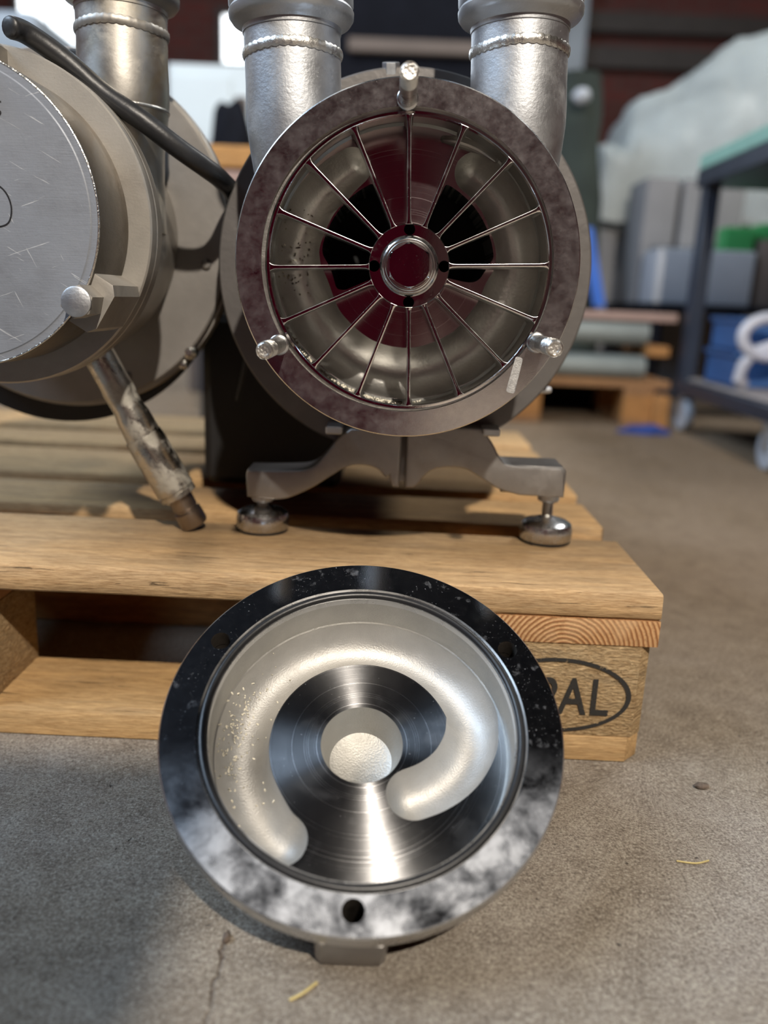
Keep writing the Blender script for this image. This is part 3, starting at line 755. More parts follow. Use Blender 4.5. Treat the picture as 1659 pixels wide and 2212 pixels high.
# foot bracket of the front pump (own frame: x, z in world, extruded in y)
def arcpts(pts, n=5): return [(p.x, p.y) for p in smooth_path([(a, b_, 0) for a, b_ in pts], n)]
up_l = arcpts([(-337, 204), (-300, 205.5), (-281, 209), (-268, 222), (-258, 236), (-248, 244)])
lo_l = arcpts([(-213.5, 205), (-217, 203), (-224, 210), (-236, 213), (-250, 211), (-264, 202), (-280, 191), (-300, 181), (-312, 179)], 4)
left = [(-337, 180)] + [(-338, 200)] + up_l + [(-204.5, 246), (-204.5, 194.5), (-211, 195)] + lo_l
lo_r = arcpts([(-192, 195), (-188, 199), (-180, 209), (-168, 214), (-150, 214), (-134, 206), (-118, 197), (-100, 192.5)], 4)
up_r = arcpts([(-66, 217.5), (-108, 218.5), (-118, 223), (-126, 236), (-136, 249)], 5)
right = [(-199.5, 195), (-199.5, 249)] + up_r[::-1] + [(-63, 214), (-61.5, 192)] + lo_r[::-1]
br_inv = PM.inverted()
def world_child(name, bm, mats, parent, pinv, smooth=35, M4=None):
    o = obj(name, bm, mats, parent, smooth=smooth)
    o.matrix_parent_inverse = Matrix.Identity(4)
    m = M4 if M4 is not None else Matrix.Identity(4)
    o.matrix_local = pinv @ m
    return o
def yprism(poly, y0, y1, bev=2.5):
    b = prism(poly, -y1, -y0, bev, 3)
    bmesh.ops.transform(b, matrix=Matrix.Rotation(PI / 2, 4, 'X'), verts=b.verts[:])
    return b
bk = yprism(left, 104, 142); join(bk, yprism(right, 104, 142))
join(bk, box_bm(-214, -190, 126, 150, 196, 250))
join(bk, yprism([(-116, 194), (-62.5, 194.5), (-61, 197), (-61, 215), (-64, 218.5), (-113, 218.5), (-116, 215)], 106, 150, 3))
join(bk, box_bm(-206, -201, 138, 146, 197, 240))
world_child('bracket', bk, M['bracket'], pump, br_inv)
for (bx, bz) in ((-262, 243), (-129, 247)):
    world_child('bracket_bolt', box_bm(bx - 7, bx + 7, 96, 122, bz - 3, bz + 3.5, 1), M['cast'], pump, br_inv)
for (x, y, zt) in ((-326.6, 128, 180.5), (-69, 134, 191)):
    st = world_child('levelling_foot', lathe([(0, 162), (5, 162), (5, zt), (0, zt)] if False else [(0, 160)] + [q for k in range(int((zt - 162) / 1.4)) for q in ((5.0, 162 + 1.4 * k), (4.4, 162.7 + 1.4 * k))] + [(5, zt), (0, zt)], 24, closed=False), M['stud'], pump, br_inv, M4=Matrix.Translation(Vector((x, y, 0)) * S))
    obj('lock_nut', lathe([(0, zt - 9), (8.5, zt - 9), (9.8, zt - 7.6), (9.8, zt - 1.5), (8.5, zt), (0, zt)], 6 * 4, closed=False), M['cast'], st)
    obj('foot_pad', lathe([(0, 147.2), (22.8, 147.2), (23.8, 149), (24.0, 157), (22.6, 161.5), (18.8, 164.2), (12, 165.4), (8, 167.4), (5.5, 168), (0, 168)], 64, closed=False), steel('chromed_pad_steel', (0.55, 0.55, 0.56), 0.22, 0.06, dust=0.3, bstr=0.05) if x < -200 else bpy.data.materials['chromed_pad_steel'], st)
    obj('rubber_sole', lathe([(0, 144.3), (21.4, 144.3), (22.8, 145.2), (22.8, 147.4), (0, 147.4)], 64, closed=False), M['rubber'], st)

# ------------------------------------------------------------ the loose cover
yw, tl = math.radians(2.8), math.radians(57.2)
nv = Vector((math.sin(yw) * math.cos(tl), -math.cos(yw) * math.cos(tl), math.sin(tl)))
uv_ = Vector((math.cos(yw), math.sin(yw), 0)); vv_ = nv.cross(uv_)
CM = Matrix(((uv_.x, vv_.x, nv.x, -0.2218), (uv_.y, vv_.y, nv.y, -0.1469), (uv_.z, vv_.z, nv.z, 0.1076), (0, 0, 0, 1)))
cover = empty('pump_cover', mat=CM, label='round steel pump cover lying open side up against the pallet front', cat='pump cover')
CD = -29.0
cb = lathe([(98.6, 0), (119.2, 0), (120, -0.8), (120, -13), (119, -14), (104, -14), (102, -16), (102, -60), (100, -61.6), (20, -61.6), (0, -61.6),
            (0, -54.5), (16, -54.2), (20.0, -52.8), (21.4, -50), (25.6, CD), (26.2, CD + 0.01), (90.2, CD + 0.02), (91.4, CD + 1.2), (91.8, -7), (92.0, -2.4), (93.4, -2.4), (93.4, -5.2), (97.0, -5.2), (97.0, -1.6), (98.6, -1.6)], 224, closed=True)
path = []
W(-45.5, -60.0, 15.5); W(-54.0, -52.5, 16.2); W(*pol(74.0, 208), 16.6); W(*pol(74.0, 195), 16.6)
for a in range(180, 19, -16): W(*pol(74.0, a), 16.6)
W(70.2, 14, 16.7); W(68.0, 2, 17.0); W(61.0, -11, 16.8); W(52.5, -20, 16.6); W(42.0, -27, 16.4); W(31.0, -31.5, 16.2)
gc = groove_cutter(path, 21, CD)
hc = [lathe([(0, 4), (6.2, 4), (6.2, -44), (0, -44)], 40, closed=False, M4=TM((*pol(106.6, a), 0))) for a in (149.4, 30.0, -92.0)]
me = carve(cb, [gc] + hc)
for p in me.polygons:
    c = p.center / S; r = math.hypot(c.x, c.y); nz = p.normal.z
    hd = min(math.hypot(c.x - pol(106.6, a)[0], c.y - pol(106.6, a)[1]) for a in (149.4, 30.0, -92.0))
    if hd < 6.35 and c.z < -0.6: p.material_index = 5
    elif c.z > -0.6 and nz > 0.9: p.material_index = 0
    elif abs(c.z - CD) < 0.3 and nz > 0.98: p.material_index = 1
    elif c.z < CD - 0.1 and r < 26.4: p.material_index = 3
    elif r > 100.5 and r < 113.2 and c.z > -13.9 and abs(nz) < 0.1: p.material_index = 5
    elif r > 101 or c.z < -55: p.material_index = 2
    elif c.z < CD - 0.1: p.material_index = 4
    elif c.z > -6: p.material_index = 2
    elif r > 99: p.material_index = 5
    else: p.material_index = 3
cov = link('cup', me, [M['cover_flange'], M['cover_plate'], M['edge'], M['cover_wall'], M['cover_channel'], M['borehole']], cover, smooth=28)
obj('seal_ring', torus(95.2, 2.6, -2.3, 192, 14), M['rubber'], cover)
def lug_bm(a, z0=-13, z1=-50, hw=19, r0=96, r1=119.5):
    b = prism([(r0, -hw), (r1 - 3, -hw), (r1, -hw + 3), (r1, hw - 3), (r1 - 3, hw), (r0, hw)], z1, z0, 1.2)
    bmesh.ops.transform(b, matrix=Matrix.Rotation(math.radians(a), 4, 'Z'), verts=b.verts[:]); return b
for a in (149.4, 30.0, -92.0):
    hl = lathe([(0, 4), (6.2, 4), (6.2, -44), (0, -44)], 40, closed=False, M4=TM((*pol(106.6, a), 0)))
    lm_ = carve(lug_bm(a), [hl])
    for p in lm_.polygons:
        c = p.center / S - Vector((*pol(106.6, a), 0)); p.material_index = 1 if math.hypot(c.x, c.y) < 6.3 and (abs(p.normal.z) < 0.1 or -46 < p.center.z / S < -40) else 0
    link('lug', lm_, [M['bracket'], M['borehole']], cover, smooth=30)

# ------------------------------------------------------------ the closed pump at the left
QM = pump_frame(-517, 61, 396.5, 0.0, 0.0)
q = empty('steel_pump', mat=QM, label='closed pump with scratched round cover at the left edge of the pallet', cat='pump')
lugs = (-31.0, 89.0, 209.0)
qc = lathe([(0, 75), (96.4, 75), (97.2, 74.5), (101.6, 74.5), (102.6, 73.6), (102.6, 14), (118.8, 14), (120, 12.8), (120, 0.8), (119, 0), (0, 0)], 192, closed=False)
for f in qc.faces:
    c = f.calc_center_median(); r = math.hypot(c.x, c.y)
    f.material_index = 0 if c.z > 74.45 else (3 if c.z > 73.4 else (1 if r < 103.2 else (2 if c.z > 12 or c.z < 14 else 1)))
cup = obj('cover', qc, [M['face_old'], M['side_old'], M['ring_old'], M['edge_bright']], q, smooth=28)
obj('rim_bead', torus(101.9, 0.6, 74.3, 192, 8), M['edge_bright'], cup)
for a in lugs:
    lb = prism([(90, -19), (115, -19), (119.6, -13), (119.6, 13), (115, 19), (90, 19)], 13, 70, 1.0)
    bmesh.ops.transform(lb, matrix=Matrix.Rotation(math.radians(a), 4, 'Z'), verts=lb.verts[:])
    lo = obj('lug', lb, M['ring_old'], cup)
    ar = math.radians(a)
    nbm = prism(hexagon(11.4, 0.3), 0, 22, 0.6)
    nbd = obj('hex_bolt', nbm, M['edge'], cup, (106 * math.cos(ar), 106 * math.sin(ar), 70), smooth=25)
    # domed end of the bolt
    nbd.data.materials.clear(); nbd.data.materials.append(M['ring_old'])
    obj('bolt_face', lathe([(9.9, 0), (9.9, 1.2), (8.9, 1.9), (0, 2.0), (0, 0)], 40), M['cast'], nbd, (0, 0, 22)) if False else obj('bolt_face', lathe([(0, 21.9), (10.2, 21.9), (10.0, 22.9), (8.9, 23.5), (0, 23.6)], 40, closed=False, M4=TM((106 * math.cos(ar), 106 * math.sin(ar), 70))), M['cast'], cup)
obj('casing', lathe([(118.8, -0.4), (120, -1.6), (120, -13), (119, -14), (108, -14), (106, -17), (106, -114), (20, -114), (20, -0.4)], 160), M['ring_old'], q)
obj('rear_plate', lathe([(100, -113), (149.5, -113), (151, -114.5), (151, -122), (100, -122)], 160), M['rear_old'], q)
obj('clamp_band', lathe([(146, -123), (153.4, -123), (154.6, -126), (154.6, -136), (153, -139), (146, -139)], 160), M['ring_old'], q)
cb_ = obj('clamp_nut', lathe([(0, 0), (6.5, 0), (7, 2), (6.4, 9), (3, 12), (0, 12)], 20, closed=False), M['edge_bright'], q, (*pol(151, -41), -124))
obj('clamp_nut', lathe([(0, 0), (4.5, 0), (5, 2), (4.4, 6), (2, 8), (0, 8)], 20, closed=False), M['edge_bright'], q, (*pol(154, -46), -124))
obj('plate_screw', lathe([(0, 0), (4.5, 0), (4.2, 2), (2.5, 3.4), (0, 3.6)], 20, closed=False), M['rear_old'], q, (*pol(133, -9), -113))
obj('plate_screw', lathe([(0, 0), (4.5, 0), (4.2, 2), (2.5, 3.4), (0, 3.6)], 20, closed=False), M['rear_old'], q, (*pol(136, -66), -113))
obj('motor', lathe([(0, -139), (152, -139), (152, -150), (146, -168), (118, -190), (118, -430), (0, -440)], 96, closed=False), M['motor'], q, (-14, -20, 0))
nz_ = nozzle(q, 80.5, -56, M['pipe_worn'], M['ring_old'])
b_ = torus(33.9, 1.3, 92, 96, 8); bmesh.ops.transform(b_, matrix=Matrix.Translation(Vector((80.5, 0, -56))) @ Matrix.Rotation(-PI / 2, 4, 'X'), verts=b_.verts[:])
obj('weld_line', b_, M['weld'], nz_)
# marker strokes on the face, printed flat
def ink(pts, w_=0.7):
    P = smooth_path([(x, y, 0) for x, y in pts], 8); b = bmesh.new(); prev = None
    for i, p in enumerate(P):
        t = (P[min(i + 1, len(P) - 1)] - P[max(i - 1, 0)]).normalized(); n_ = Vector((-t.y, t.x, 0)) * w_
        cur = (b.verts.new(p + n_), b.verts.new(p - n_))
        if prev: b.faces.new((prev[0], cur[0], cur[1], prev[1]))
        prev = cur
    return b
FACE = []
obj('ink_mark', ink([(10, 27), (20, 25.5), (27, 20), (30, 11), (28, 2), (22, -1.5), (12, -2)], 0.55), M['ink'], cup, (14.0, -6.5, 75.15), smooth=None)
obj('ink_mark', ink([(28, 58), (34, 60), (36, 63), (30, 67), (37, 69)], 0.5), M['ink'], cup, (5, 0, 75.15), smooth=None)
# drain pipe under it
dr_inv = QM.inverted()
def seg_pipe(name, A, B, prof, mat, parent, inv, seg=28):
    A, B = Vector(A), Vector(B); d = (B - A); L_ = d.length
    b = lathe([(r, t * L_) for r, t in prof], seg, closed=False)
    m = Matrix.Translation(A * S) @ d.to_track_quat('Z', 'Y').to_matrix().to_4x4()
    o_ = world_child(name, b, mat, parent, inv, M4=m); LASTM[0] = m; return o_
LASTM = [None]
A0 = (-460, 98, 300); A1 = (-424.5, 109, 224); A2 = (-399.5, 114, 177.5); A3 = (-386.5, 119, 149.3)
dp = seg_pipe('drain_pipe', A0, A1, [(0, 0), (13.2, 0), (13.2, 0.35), (13.8, 0.40), (13.0, 0.62), (14.6, 0.7), (15.4, 0.98), (15.2, 1), (0, 1)], M['drain'], q, dr_inv)
dinv2 = LASTM[0].inverted()
seg_pipe('sleeve', A1, A2, [(0, -0.12), (16.2, -0.12), (16.8, 0.0), (17.0, 0.9), (15.6, 0.905), (15.6, 0.93), (16.6, 0.935), (16.6, 1.02), (0, 1.02)], M['drain'], dp, dinv2)
seg_pipe('pipe_tip', A2, A3, [(0, 0), (10.8, 0.0), (10.8, 0.42), (9.9, 0.45), (9.9, 0.50), (12.2, 0.54), (12.6, 0.92), (11.6, 1.0), (8.0, 1.0), (7.6, 0.9), (0, 0.9)], M['tip'], dp, dinv2)

# ------------------------------------------------------------ cables
def ray_free(): pass
o = obj('power_cable', tube(smooth_path([(-493, 44, 525), (-486, 58, 525), (-463, 68, 511), (-438, 72, 491), (-410, 73, 474), (-386, 80, 457.5), (-368, 94, 446), (-360, 115, 440), (-357, 160, 432), (-350, 240, 400)], 10), [3.5, 6.2, 7.3] + [7.6] * 88, 18), M['cable'])
tag(o, 'thick black power cable slung over the closed pump towards the open one', 'cable')
cx, cz = -517, 393
pts = [(cx + 158 * math.cos(math.radians(a)), 196 + 2 * math.sin(a), cz + 158 * math.sin(math.radians(a))) for a in range(70, -12, -6)]
o = obj('thin_cable', tube([(p[0]-8,p[1],p[2]) for p in pts] + [(-357, 200, 340), (-356, 205, 290), (-366, 215, 250)], 2.2, 10), M['cable'])
tag(o, 'thin black wire curving behind the closed pump rear plate', 'cable')

# ------------------------------------------------------------ grains left in the pump and in the cover
from mathutils.bvhtree import BVHTree
def grains(name, me_obj, mat4, samples, label, size=(0.6, 1.15)):
    me_ = me_obj.data; tree = BVHTree.FromPolygons([v.co.copy() for v in me_.vertices], [tuple(p.vertices) for p in me_.polygons])
    b = bmesh.new()
    for (org, d) in samples:
        hit = tree.ray_cast(Vector(org) * S, Vector(d).normalized())
        if hit[0] is None: continue
        p = hit[0] / S + hit[1] * 0.25; s = random.uniform(*size)
        g = bmesh.new(); bmesh.ops.create_icosphere(g, subdivisions=1, radius=1.0)
        bmesh.ops.transform(g, matrix=Matrix.Translation(p) @ Euler([random.uniform(0, 6) for _ in range(3)]).to_matrix().to_4x4() @ Matrix.Diagonal((s * random.uniform(1.0, 2.0), s * 0.6, s * 0.8, 1)), verts=g.verts[:])
        join(b, g)
    bmesh.ops.transform(b, matrix=Matrix.Translation((0, 0, 0)), verts=b.verts[:])
    o_ = obj(name, b, M['grain'], None)
    o_.matrix_world = mat4
    tag(o_, label, 'grains', kind='stuff'); return o_
smp = []
for k in range(230):                     # lower left wall of the pump bowl
    a = random.choice((random.gauss(-137, 9), random.gauss(-113, 8), random.gauss(-97, 9), random.gauss(-128, 20)))
    a = max(-158, min(-84, a)); zz = random.choice((random.uniform(-42, -34), random.uniform(-42, -12), random.uniform(-41, -25)))
    smp.append(((0, 0, zz), (math.cos(math.radians(a)), math.sin(math.radians(a)), 0)))
for k in range(60):
    x, y = pol(random.uniform(76, 97), random.uniform(150, 195)); smp.append(((x, y, -10), (0, 0, -1)))
grains('grain_residue', casing, PM, smp, 'pale grains caught in the lower left of the opened pump bowl')
smp = []
for k in range(150):
    x, y = pol(random.gauss(84.5, 5.5), random.gauss(172, 13)); 
    if math.hypot(x, y) < 91: smp.append(((x, y, 0), (0, 0, -1)))
for k in range(25):
    x, y = pol(random.uniform(60, 90), random.uniform(130, 215)); smp.append(((x, y, 0), (0, 0, -1)))
grains('grain_residue', cov, CM, smp, 'pale grains sprinkled on the left wall of the loose cover', (0.55, 1.0))

# ------------------------------------------------------------ litter on the floor
def rock(name, loc, s, seed, label, mat='pebble'):
    random.seed(seed); b = bmesh.new(); bmesh.ops.create_icosphere(b, subdivisions=2, radius=1)
    for v in b.verts: v.co = Vector((v.co.x * s[0], v.co.y * s[1], v.co.z * s[2])) * random.uniform(0.75, 1.15)
    o_ = obj(name, b, M[mat], None, (loc[0], loc[1], s[2] * 0.75), smooth=60); tag(o_, label, 'stone'); return o_
rock('stone', (36.0, -30), (5.5, 3.5, 2.6), 3, 'dark brown stone chip on the floor right of the pallet corner')
rock('stone', (-292.5, -205.5), (2.4, 3.8, 2.4), 5, 'grey stone chip in the floor crack below the cover', 'pebble')
tag(obj('straw', tube(smooth_path([(-239, -233, 1.2), (-246, -241, 1.5), (-252, -245, 1.2)], 5), 0.8, 6), M['straw']), 'short yellow straw on the floor in front of the cover lug', 'straw')
tag(obj('straw', tube(smooth_path([(10, -117, 1), (0, -121, 1.4), (-12, -119, 1)], 5), 0.6, 6), M['straw']), 'thin pale straw on the open floor right of the cover', 'straw')

# ------------------------------------------------------------ unseen bench added behind the camera for floor shade and maroon reflections
wbn = empty('shade_bench', (-700, -1400, 0), label='workbench with maroon body, unseen behind the camera, added for floor shade and reflections', cat='shade_bench')
obj('shade_slab', box_bm(-700, 598, 589, -200, 810, 850, 3), M['shade_top'], wbn, smooth=None)
obj('reflection_body', box_bm(-600, 560, -180, 280, 0, 810, 4), M['maroon'], wbn, smooth=None)
for lx in (-680, 560): obj('leg', box_bm(lx, lx + 30, -190, -160, 0, 810, 2), M['steelbeam'], wbn, smooth=None)

# ------------------------------------------------------------ background, right side
def thing_box(name, x0, x1, y0, y1, z0, z1, mat, label, cat, bev=8, group=None, seg=2):
    c = Vector(((x0 + x1) / 2, (y0 + y1) / 2, z0))
    o_ = obj(name, box_bm(x0 - c.x, x1 - c.x, y0 - c.y, y1 - c.y, 0, z1 - z0, bev, seg), mat, None, c, smooth=40)
    return tag(o_, label, cat, group)
# trolley
tr = empty('trolley', (650, 1290, 0), label='navy grey steel trolley with mint green mat at the right edge', cat='trolley')
def C_(x0, x1, y0, y1, z0, z1, name, mat, bev=3): return obj(name, box_bm(x0 - 650, x1 - 650, y0 - 1290, y1 - 1290, z0, z1, bev), mat, tr, smooth=40)
C_(640, 1290, 1290, 1990, 706, 752, 'top_tray', M['cart'])
C_(641, 1286, 1292, 1986, 752.5, 792, 'mat', M['mint'])
C_(650, 1280, 1300, 1980, 112, 150, 'shelf_frame', M['cart'])
C_(668, 1262, 1318, 1962, 150.5, 160, 'shelf_board', M['cartshelf'])
for (lx, ly) in ((648, 1925), (1240, 1925), (1240, 1296)):
    C_(lx, lx + 44, ly, ly + 44, 100, 708, 'leg', M['cart'])
C_(648, 692, 1250, 1294, 100, 708, 'leg', M['cart']) if False else C_(1180, 1200, 1300, 1320, 100, 708, 'leg', M['cart'])
for (lx, ly) in ((672, 1320), (672, 1930), (1250, 1320), (1250, 1940)):
    wo = obj('caster', lathe([(6, -14), (46, -14), (50, -8), (50, 8), (46, 14), (6, 14)], 32), M['paleplastic'], tr, (lx - 650, ly - 1290, 50), (0, PI / 2, 0))
    fk = box_bm(-20, 20, -26, 26, 54, 64, 1); box_bm(-20, -16, -14, 14, -4, 56, bm=fk); box_bm(16, 20, -14, 14, -4, 56, bm=fk)
    fo = obj('caster_fork', fk, M['cast'], tr, (lx - 650, ly - 1290, 50), smooth=None)
def tub(x0, x1, y0, y1, z0, z1, mat, label):
    c = Vector(((x0 + x1) / 2, (y0 + y1) / 2, z0)); t_ = empty('storage_tub', c, label=label, cat='tub')
    b_ = bmesh.new(); hx, hy, h = (x1 - x0) / 2, (y1 - y0) / 2, z1 - z0
    for a in ((-hx, hx, -hy, -hy + 4), (-hx, hx, hy - 4, hy), (-hx, -hx + 4, -hy, hy), (hx - 4, hx, -hy, hy)): box_bm(a[0], a[1], a[2], a[3], 0, h, 1, bm=b_)
    box_bm(-hx, hx, -hy, hy, 0, 4, bm=b_)
    obj('shell', b_, mat, t_, smooth=None)
    b_ = bmesh.new()
    for a in ((-hx - 8, hx + 8, -hy - 8, -hy + 2), (-hx - 8, hx + 8, hy - 2, hy + 8), (-hx - 8, -hx + 2, -hy, hy), (hx - 2, hx + 8, -hy, hy)): box_bm(a[0], a[1], a[2], a[3], h - 12, h, 1, bm=b_)
    obj('rim', b_, mat, t_, smooth=None); return t_
tub(700, 1000, 1660, 1880, 161, 255, M['blue'], 'lower blue tub at the back of the trolley shelf')
tub(704, 996, 1664, 1876, 257, 345, M['blue'], 'upper blue tub stacked at the back of the trolley shelf')
tub(790, 1050, 1370, 1500, 161, 320, M['brightblue'], 'bright blue tub at the near end of the trolley shelf')
hp = [(735 + 70 * math.cos(a / 10), 1560 + 0, 300 + 48 * math.sin(a / 10)) for a in range(0, 64)]
hp += [(700, 1565, 262), (682, 1575, 225), (680, 1585, 190), (700, 1600, 177)]
tag(obj('hose', tube(hp, 15, 14), M['hose']), 'milky white hose looped over the trolley shelf', 'hose')

# pile of grey lengths on timber
tm = empty('pallet', (420, 2130, 0), label='low brown timber pallet under the grey pipes behind the open pump', cat='pallet')
def T_(x0, x1, y0, y1, z0, z1, name, mat, bev=2): return obj(name, box_bm(x0 - 420, x1 - 420, y0 - 2130, y1 - 2130, z0, z1, bev), mat, tm, smooth=None)
for ya in (1990, 2140, 2280): T_(140, 640, ya, ya + 110, 118, 142, 'deck_board', M['wood_bg'])
T_(148, 636, 2391, 2404, 1, 117, 'shade_board', M['machine'])  # black board added as the shade under this pallet
for xa in (150, 500):
    T_(xa, xa + 95, 1990, 2390, 94, 118, 'stringer_board', M['wood_bg'])
    for ya in (1990, 2290): T_(xa, xa + 95, ya, ya + 100, 20, 94, 'block', M['orangewood'])
    T_(xa, xa + 95, 1990, 2390, 0, 20, 'bottom_board', M['wood_bg'])
n = 0
for lev, (zc, r) in enumerate(((180, 36), (284, 36))):
    for k in range(3):
        o_ = obj('grey_pipe', tube([(180 + 12 * k, 0, 0), (560 + 10 * k, 0, 0)], r, 20), M['greypipe'], None, (0, 2030 + 80 * k, zc), smooth=40)
        tag(o_, ('lower' if lev == 0 else 'upper') + ' layer grey-green pipe, ' + ('nearest', 'middle', 'farthest')[k] + ' of three on the timber pallet', 'pipe', 'grey pipes on the timber pallet')
for (xa, za) in ((170, 217), (555, 217), (170, 321)):
    tag(obj('spacer_batten', box_bm(xa, xa + 70, 1990, 2260, za, za + 30, 2), M['orangewood'], smooth=None), {(170, 217): 'timber batten between pipe layers at their left end', (555, 217): 'orange timber batten between pipe layers at their right end', (170, 321): 'timber batten on top of the upper pipes'}[(xa, za)], 'batten')
thing_box('plank', 250, 640, 2000, 2120, 321, 346, M['pinkplank'], 'pale pink plank lying on the upper grey pipes', 'plank', 3)
thing_box('timber_beam', -1180, -185, 236, 262, 0.5, 117, M['crate_wood'], 'long orange-brown timber standing on edge inside the pallet, seen through its fork opening', 'beam', 3)
thing_box('timber_end', 590, 635, 1960, 2010, 0.5, 100, M['orangewood'], 'orange timber offcut standing by the blue cloth', 'offcut', 3)
def lump(name, c, s, mat, seed, label, cat, amp=0.18, sub=4, flat=True):
    random.seed(seed); b = bmesh.new(); bmesh.ops.create_icosphere(b, subdivisions=sub, radius=1)
    from mathutils import noise as mn
    for v in b.verts:
        d = 1 + amp * mn.noise(v.co * 1.6 + Vector((seed, 0, 0))) * 2 + amp * 0.5 * mn.noise(v.co * 4.2 + Vector((0, seed, 0)))
        v.co = Vector((v.co.x * s[0], v.co.y * s[1], v.co.z * s[2])) * d
        if flat and v.co.z < 0: v.co.z *= 0.02
    o_ = obj(name, b, mat, None, c, smooth=70); return tag(o_, label, cat)
lump('cloth', (535, 1850, 2), (75, 45, 22), M['bluecloth'], 11, 'crumpled blue cloth on the floor beside the timber pallet', 'cloth')
# low dark rack with boxes
rk = empty('storage_rack', (800, 2560, 0), label='low black storage rack under the grey boxes', cat='rack')
obj('shelf_board', box_bm(-148, 420, -260, 420, 352, 378, 3), M['machine'], rk, smooth=None)
for (lx, ly) in ((-142, -250), (380, -250), (-142, 380), (380, 380)): obj('leg', box_bm(lx, lx + 35, ly, ly + 35, 0, 352, 2), M['machine'], rk, smooth=None)
thing_box('crate', 656, 985, 2330, 2520, 379, 560, M['paleplastic'], 'pale grey crate at the front of the black rack', 'crate', 10)
thing_box('carton', 656, 772, 2560, 2800, 379, 815, M['greybox'], 'tall grey carton on the rack with a dark slot beside it', 'carton')
thing_box('carton', 790, 1010, 2560, 2800, 379, 815, M['greybox'], 'wide grey carton on the rack behind the pale crate', 'carton')
thing_box('carton', 1000, 1160, 2350, 2520, 379, 600, M['brownbox'], 'brown carton at the right end of the black rack', 'carton')
thing_box('green_case', 900, 1050, 2350, 2450, 561, 640, M['green'], 'bright green plastic case on top of the pale crate', 'case', 12) if False else thing_box('green_case', 1000, 1130, 2360, 2460, 601, 655, M['green'], 'bright green plastic case on top of the brown carton', 'case', 10)
thing_box('green_case', 880, 980, 2350, 2440, 561, 640, M['green'], 'bright green plastic case on top of the pale crate', 'case', 10)
# sheeted heap behind
st_ = thing_box('packing_case', 600, 1700, 2980, 3700, 0.5, 800, M['greybox'], 'large grey packing case under the plastic sheet', 'packing case')
random.seed(4)
tb = bmesh.new(); nx, ny = 46, 26; g = []
from mathutils import noise as mn
for i in range(nx + 1):
    row = []
    for j in range(ny + 1):
        u_, v_ = i / nx, j / ny
        x = 560 + 1200 * u_; y = 2900 + 850 * v_
        prof = 250 + 480 * min(1, u_ / 0.62) ** 0.9 if u_ > 0.12 else 250
        z = 800 + prof * math.sin(PI * min(max(v_ * 1.02, 0.0), 1)) ** 0.5
        z += 55 * mn.noise(Vector((x / 170, y / 170, 1))) + 25 * mn.noise(Vector((x / 60, y / 60, 3)))
        if j == 0: z = 690 + 40 * mn.noise(Vector((x / 70, 0, 0))); 
        if i == 0: z = 700 + 40 * mn.noise(Vector((0, y / 70, 0)))
        row.append(tb.verts.new((x, y, z)))
    g.append(row)
for i in range(nx):
    for j in range(ny): tb.faces.new((g[i][j], g[i + 1][j], g[i + 1][j + 1], g[i][j + 1]))
bmesh.ops.solidify(tb, geom=tb.faces[:], thickness=4)
tag(obj('plastic_sheet', tb, M['tarp'], smooth=70), 'pale crumpled plastic sheet heaped over the grey packing case', 'sheet')
# dark green canvas roll, strap and ball
random.seed(9)
cvb = bmesh.new(); n1, n2 = 30, 24; rows = []
for i in range(n1 + 1):
    t = i / n1; cxx = 400 + 60 * t; z = 1165 - 1160 * t; row = []
    for j in range(n2):
        a = 2 * PI * j / n2; r_ = (80 + 42 * t) * (1 + 0.18 * mn.noise(Vector((math.cos(a) * 2, math.sin(a) * 2, t * 7))))
        row.append(cvb.verts.new((cxx + r_ * math.cos(a), 2680 + r_ * 0.8 * math.sin(a), z)))
    rows.append(row)
for A_, B_ in zip(rows, rows[1:]):
    for j in range(n2): cvb.faces.new((A_[j], A_[(j + 1) % n2], B_[(j + 1) % n2], B_[j]))
cvb.faces.new(rows[0]); cvb.faces.new(rows[-1][::-1]); bmesh.ops.recalc_face_normals(cvb, faces=cvb.faces[:])
tag(obj('canvas_roll', cvb, M['darkgreen'], smooth=70), 'tall dark green rolled canvas standing behind the open pump', 'canvas')
sb = bmesh.new(); pr_ = None
for k in range(13):
    t = k / 12; x = 462 + 75 * t; z = 640 - 280 * t; y = 2596 - 6 * t
    cur = [sb.verts.new((x + dx, y + dy, z)) for dx, dy in ((-22, 0), (22, 0), (22, 5), (-22, 5))]
    if pr_:
        for j in range(4): sb.faces.new((pr_[j], pr_[(j + 1) % 4], cur[(j + 1) % 4], cur[j]))
    else: sb.faces.new(cur[::-1])
    pr_ = cur
sb.faces.new(pr_); bmesh.ops.recalc_face_normals(sb, faces=sb.faces[:])
tag(obj('strap', sb, M['brightblue'], smooth=60), 'blue webbing strap hanging down the green canvas roll', 'strap')
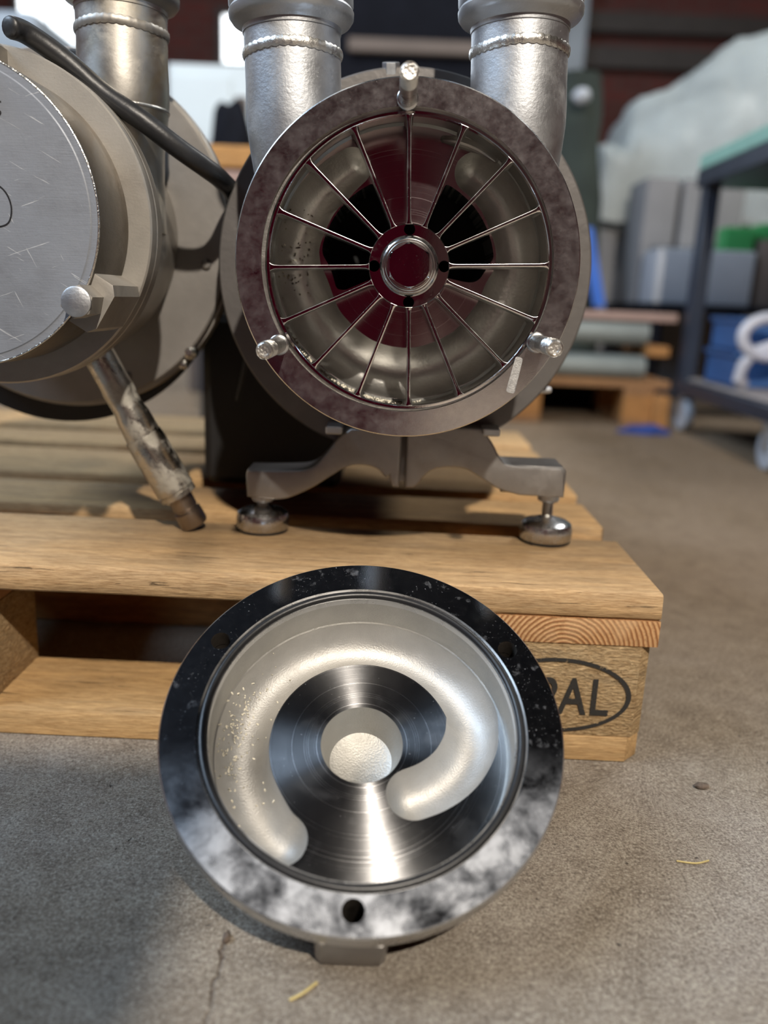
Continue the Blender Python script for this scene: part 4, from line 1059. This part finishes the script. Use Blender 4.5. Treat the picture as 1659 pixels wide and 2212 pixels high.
lump('bundle', (392, 2560, 1068), (32, 26, 28), M['paleplastic'], 5, 'small white bundle tied to the green canvas roll', 'bundle', 0.06, 3, False)

# ------------------------------------------------------------ background, left and middle
mc = empty('machine', (-200, 4300, 0), label='big black machine standing between the two upright nozzles', cat='machine')
obj('body', box_bm(-420, 420, -250, 300, 0, 2300, 30, 3), M['machine'], mc)
obj('rail', box_bm(-330, 330, -300, -252, 1560, 1625, 6), M['brownbox'], mc)
obj('panel', box_bm(-300, 60, -275, -251, 900, 1450, 6), M['machine'], mc)
for k in range(3): obj('knob', lathe([(0, 0), (22, 0), (20, 26), (0, 28)], 20, closed=False), M['paleplastic'], mc, (-200 + 120 * k, -276, 1360), (PI / 2, 0, 0))
wc = empty('cabinet', (-1115, 3650, 0), label='white steel cabinet with dark square vent left of the open pump', cat='cabinet')
obj('body', box_bm(-196, 196, -150, 250, 0, 1350, 10), M['white'], wc)
obj('vent', box_bm(110, 170, -156, -151, 1090, 1220, 2), M['brownbox'], wc, smooth=None)
obj('door', box_bm(-185, 95, -160, -151, 60, 1300, 3), M['white'], wc, smooth=None)
lump('black_bag', (-820, 2500, 712), (95, 90, 270), M['machine'], 8, 'black bag slumped on the wooden crate stack', 'bag', 0.12, 4, True)
thing_box('packing_case', -960, -700, 2380, 2640, 0.5, 699, M['brownbox'], 'brown case under the black bag', 'case')
wcr = empty('wooden_crate', (-560, 1660, 0), label='dark crate with orange wooden lid seen between the two pumps', cat='crate')
obj('crate_box', box_bm(-150, 170, -140, 160, 0, 640, 3), M['machine'], wcr, smooth=None)
obj('slat', box_bm(-165, 180, -156, -141, 560, 635, 2), M['pinkplank'], wcr, smooth=None)
obj('lid', box_bm(-170, 190, -160, 170, 641, 690, 3), M['crate_wood'], wcr, smooth=None)
pmx = empty('machine', (-1900, 3200, 0), label='pale blue-grey sheeted machine at the far upper left', cat='machine')
obj('body', box_bm(-500, 380, -200, 400, 0, 1200, 60, 3), M['palemachine'], pmx)
obj('hood', box_bm(-400, 200, -150, 350, 1200, 1420, 80, 4), M['palemachine'], pmx)
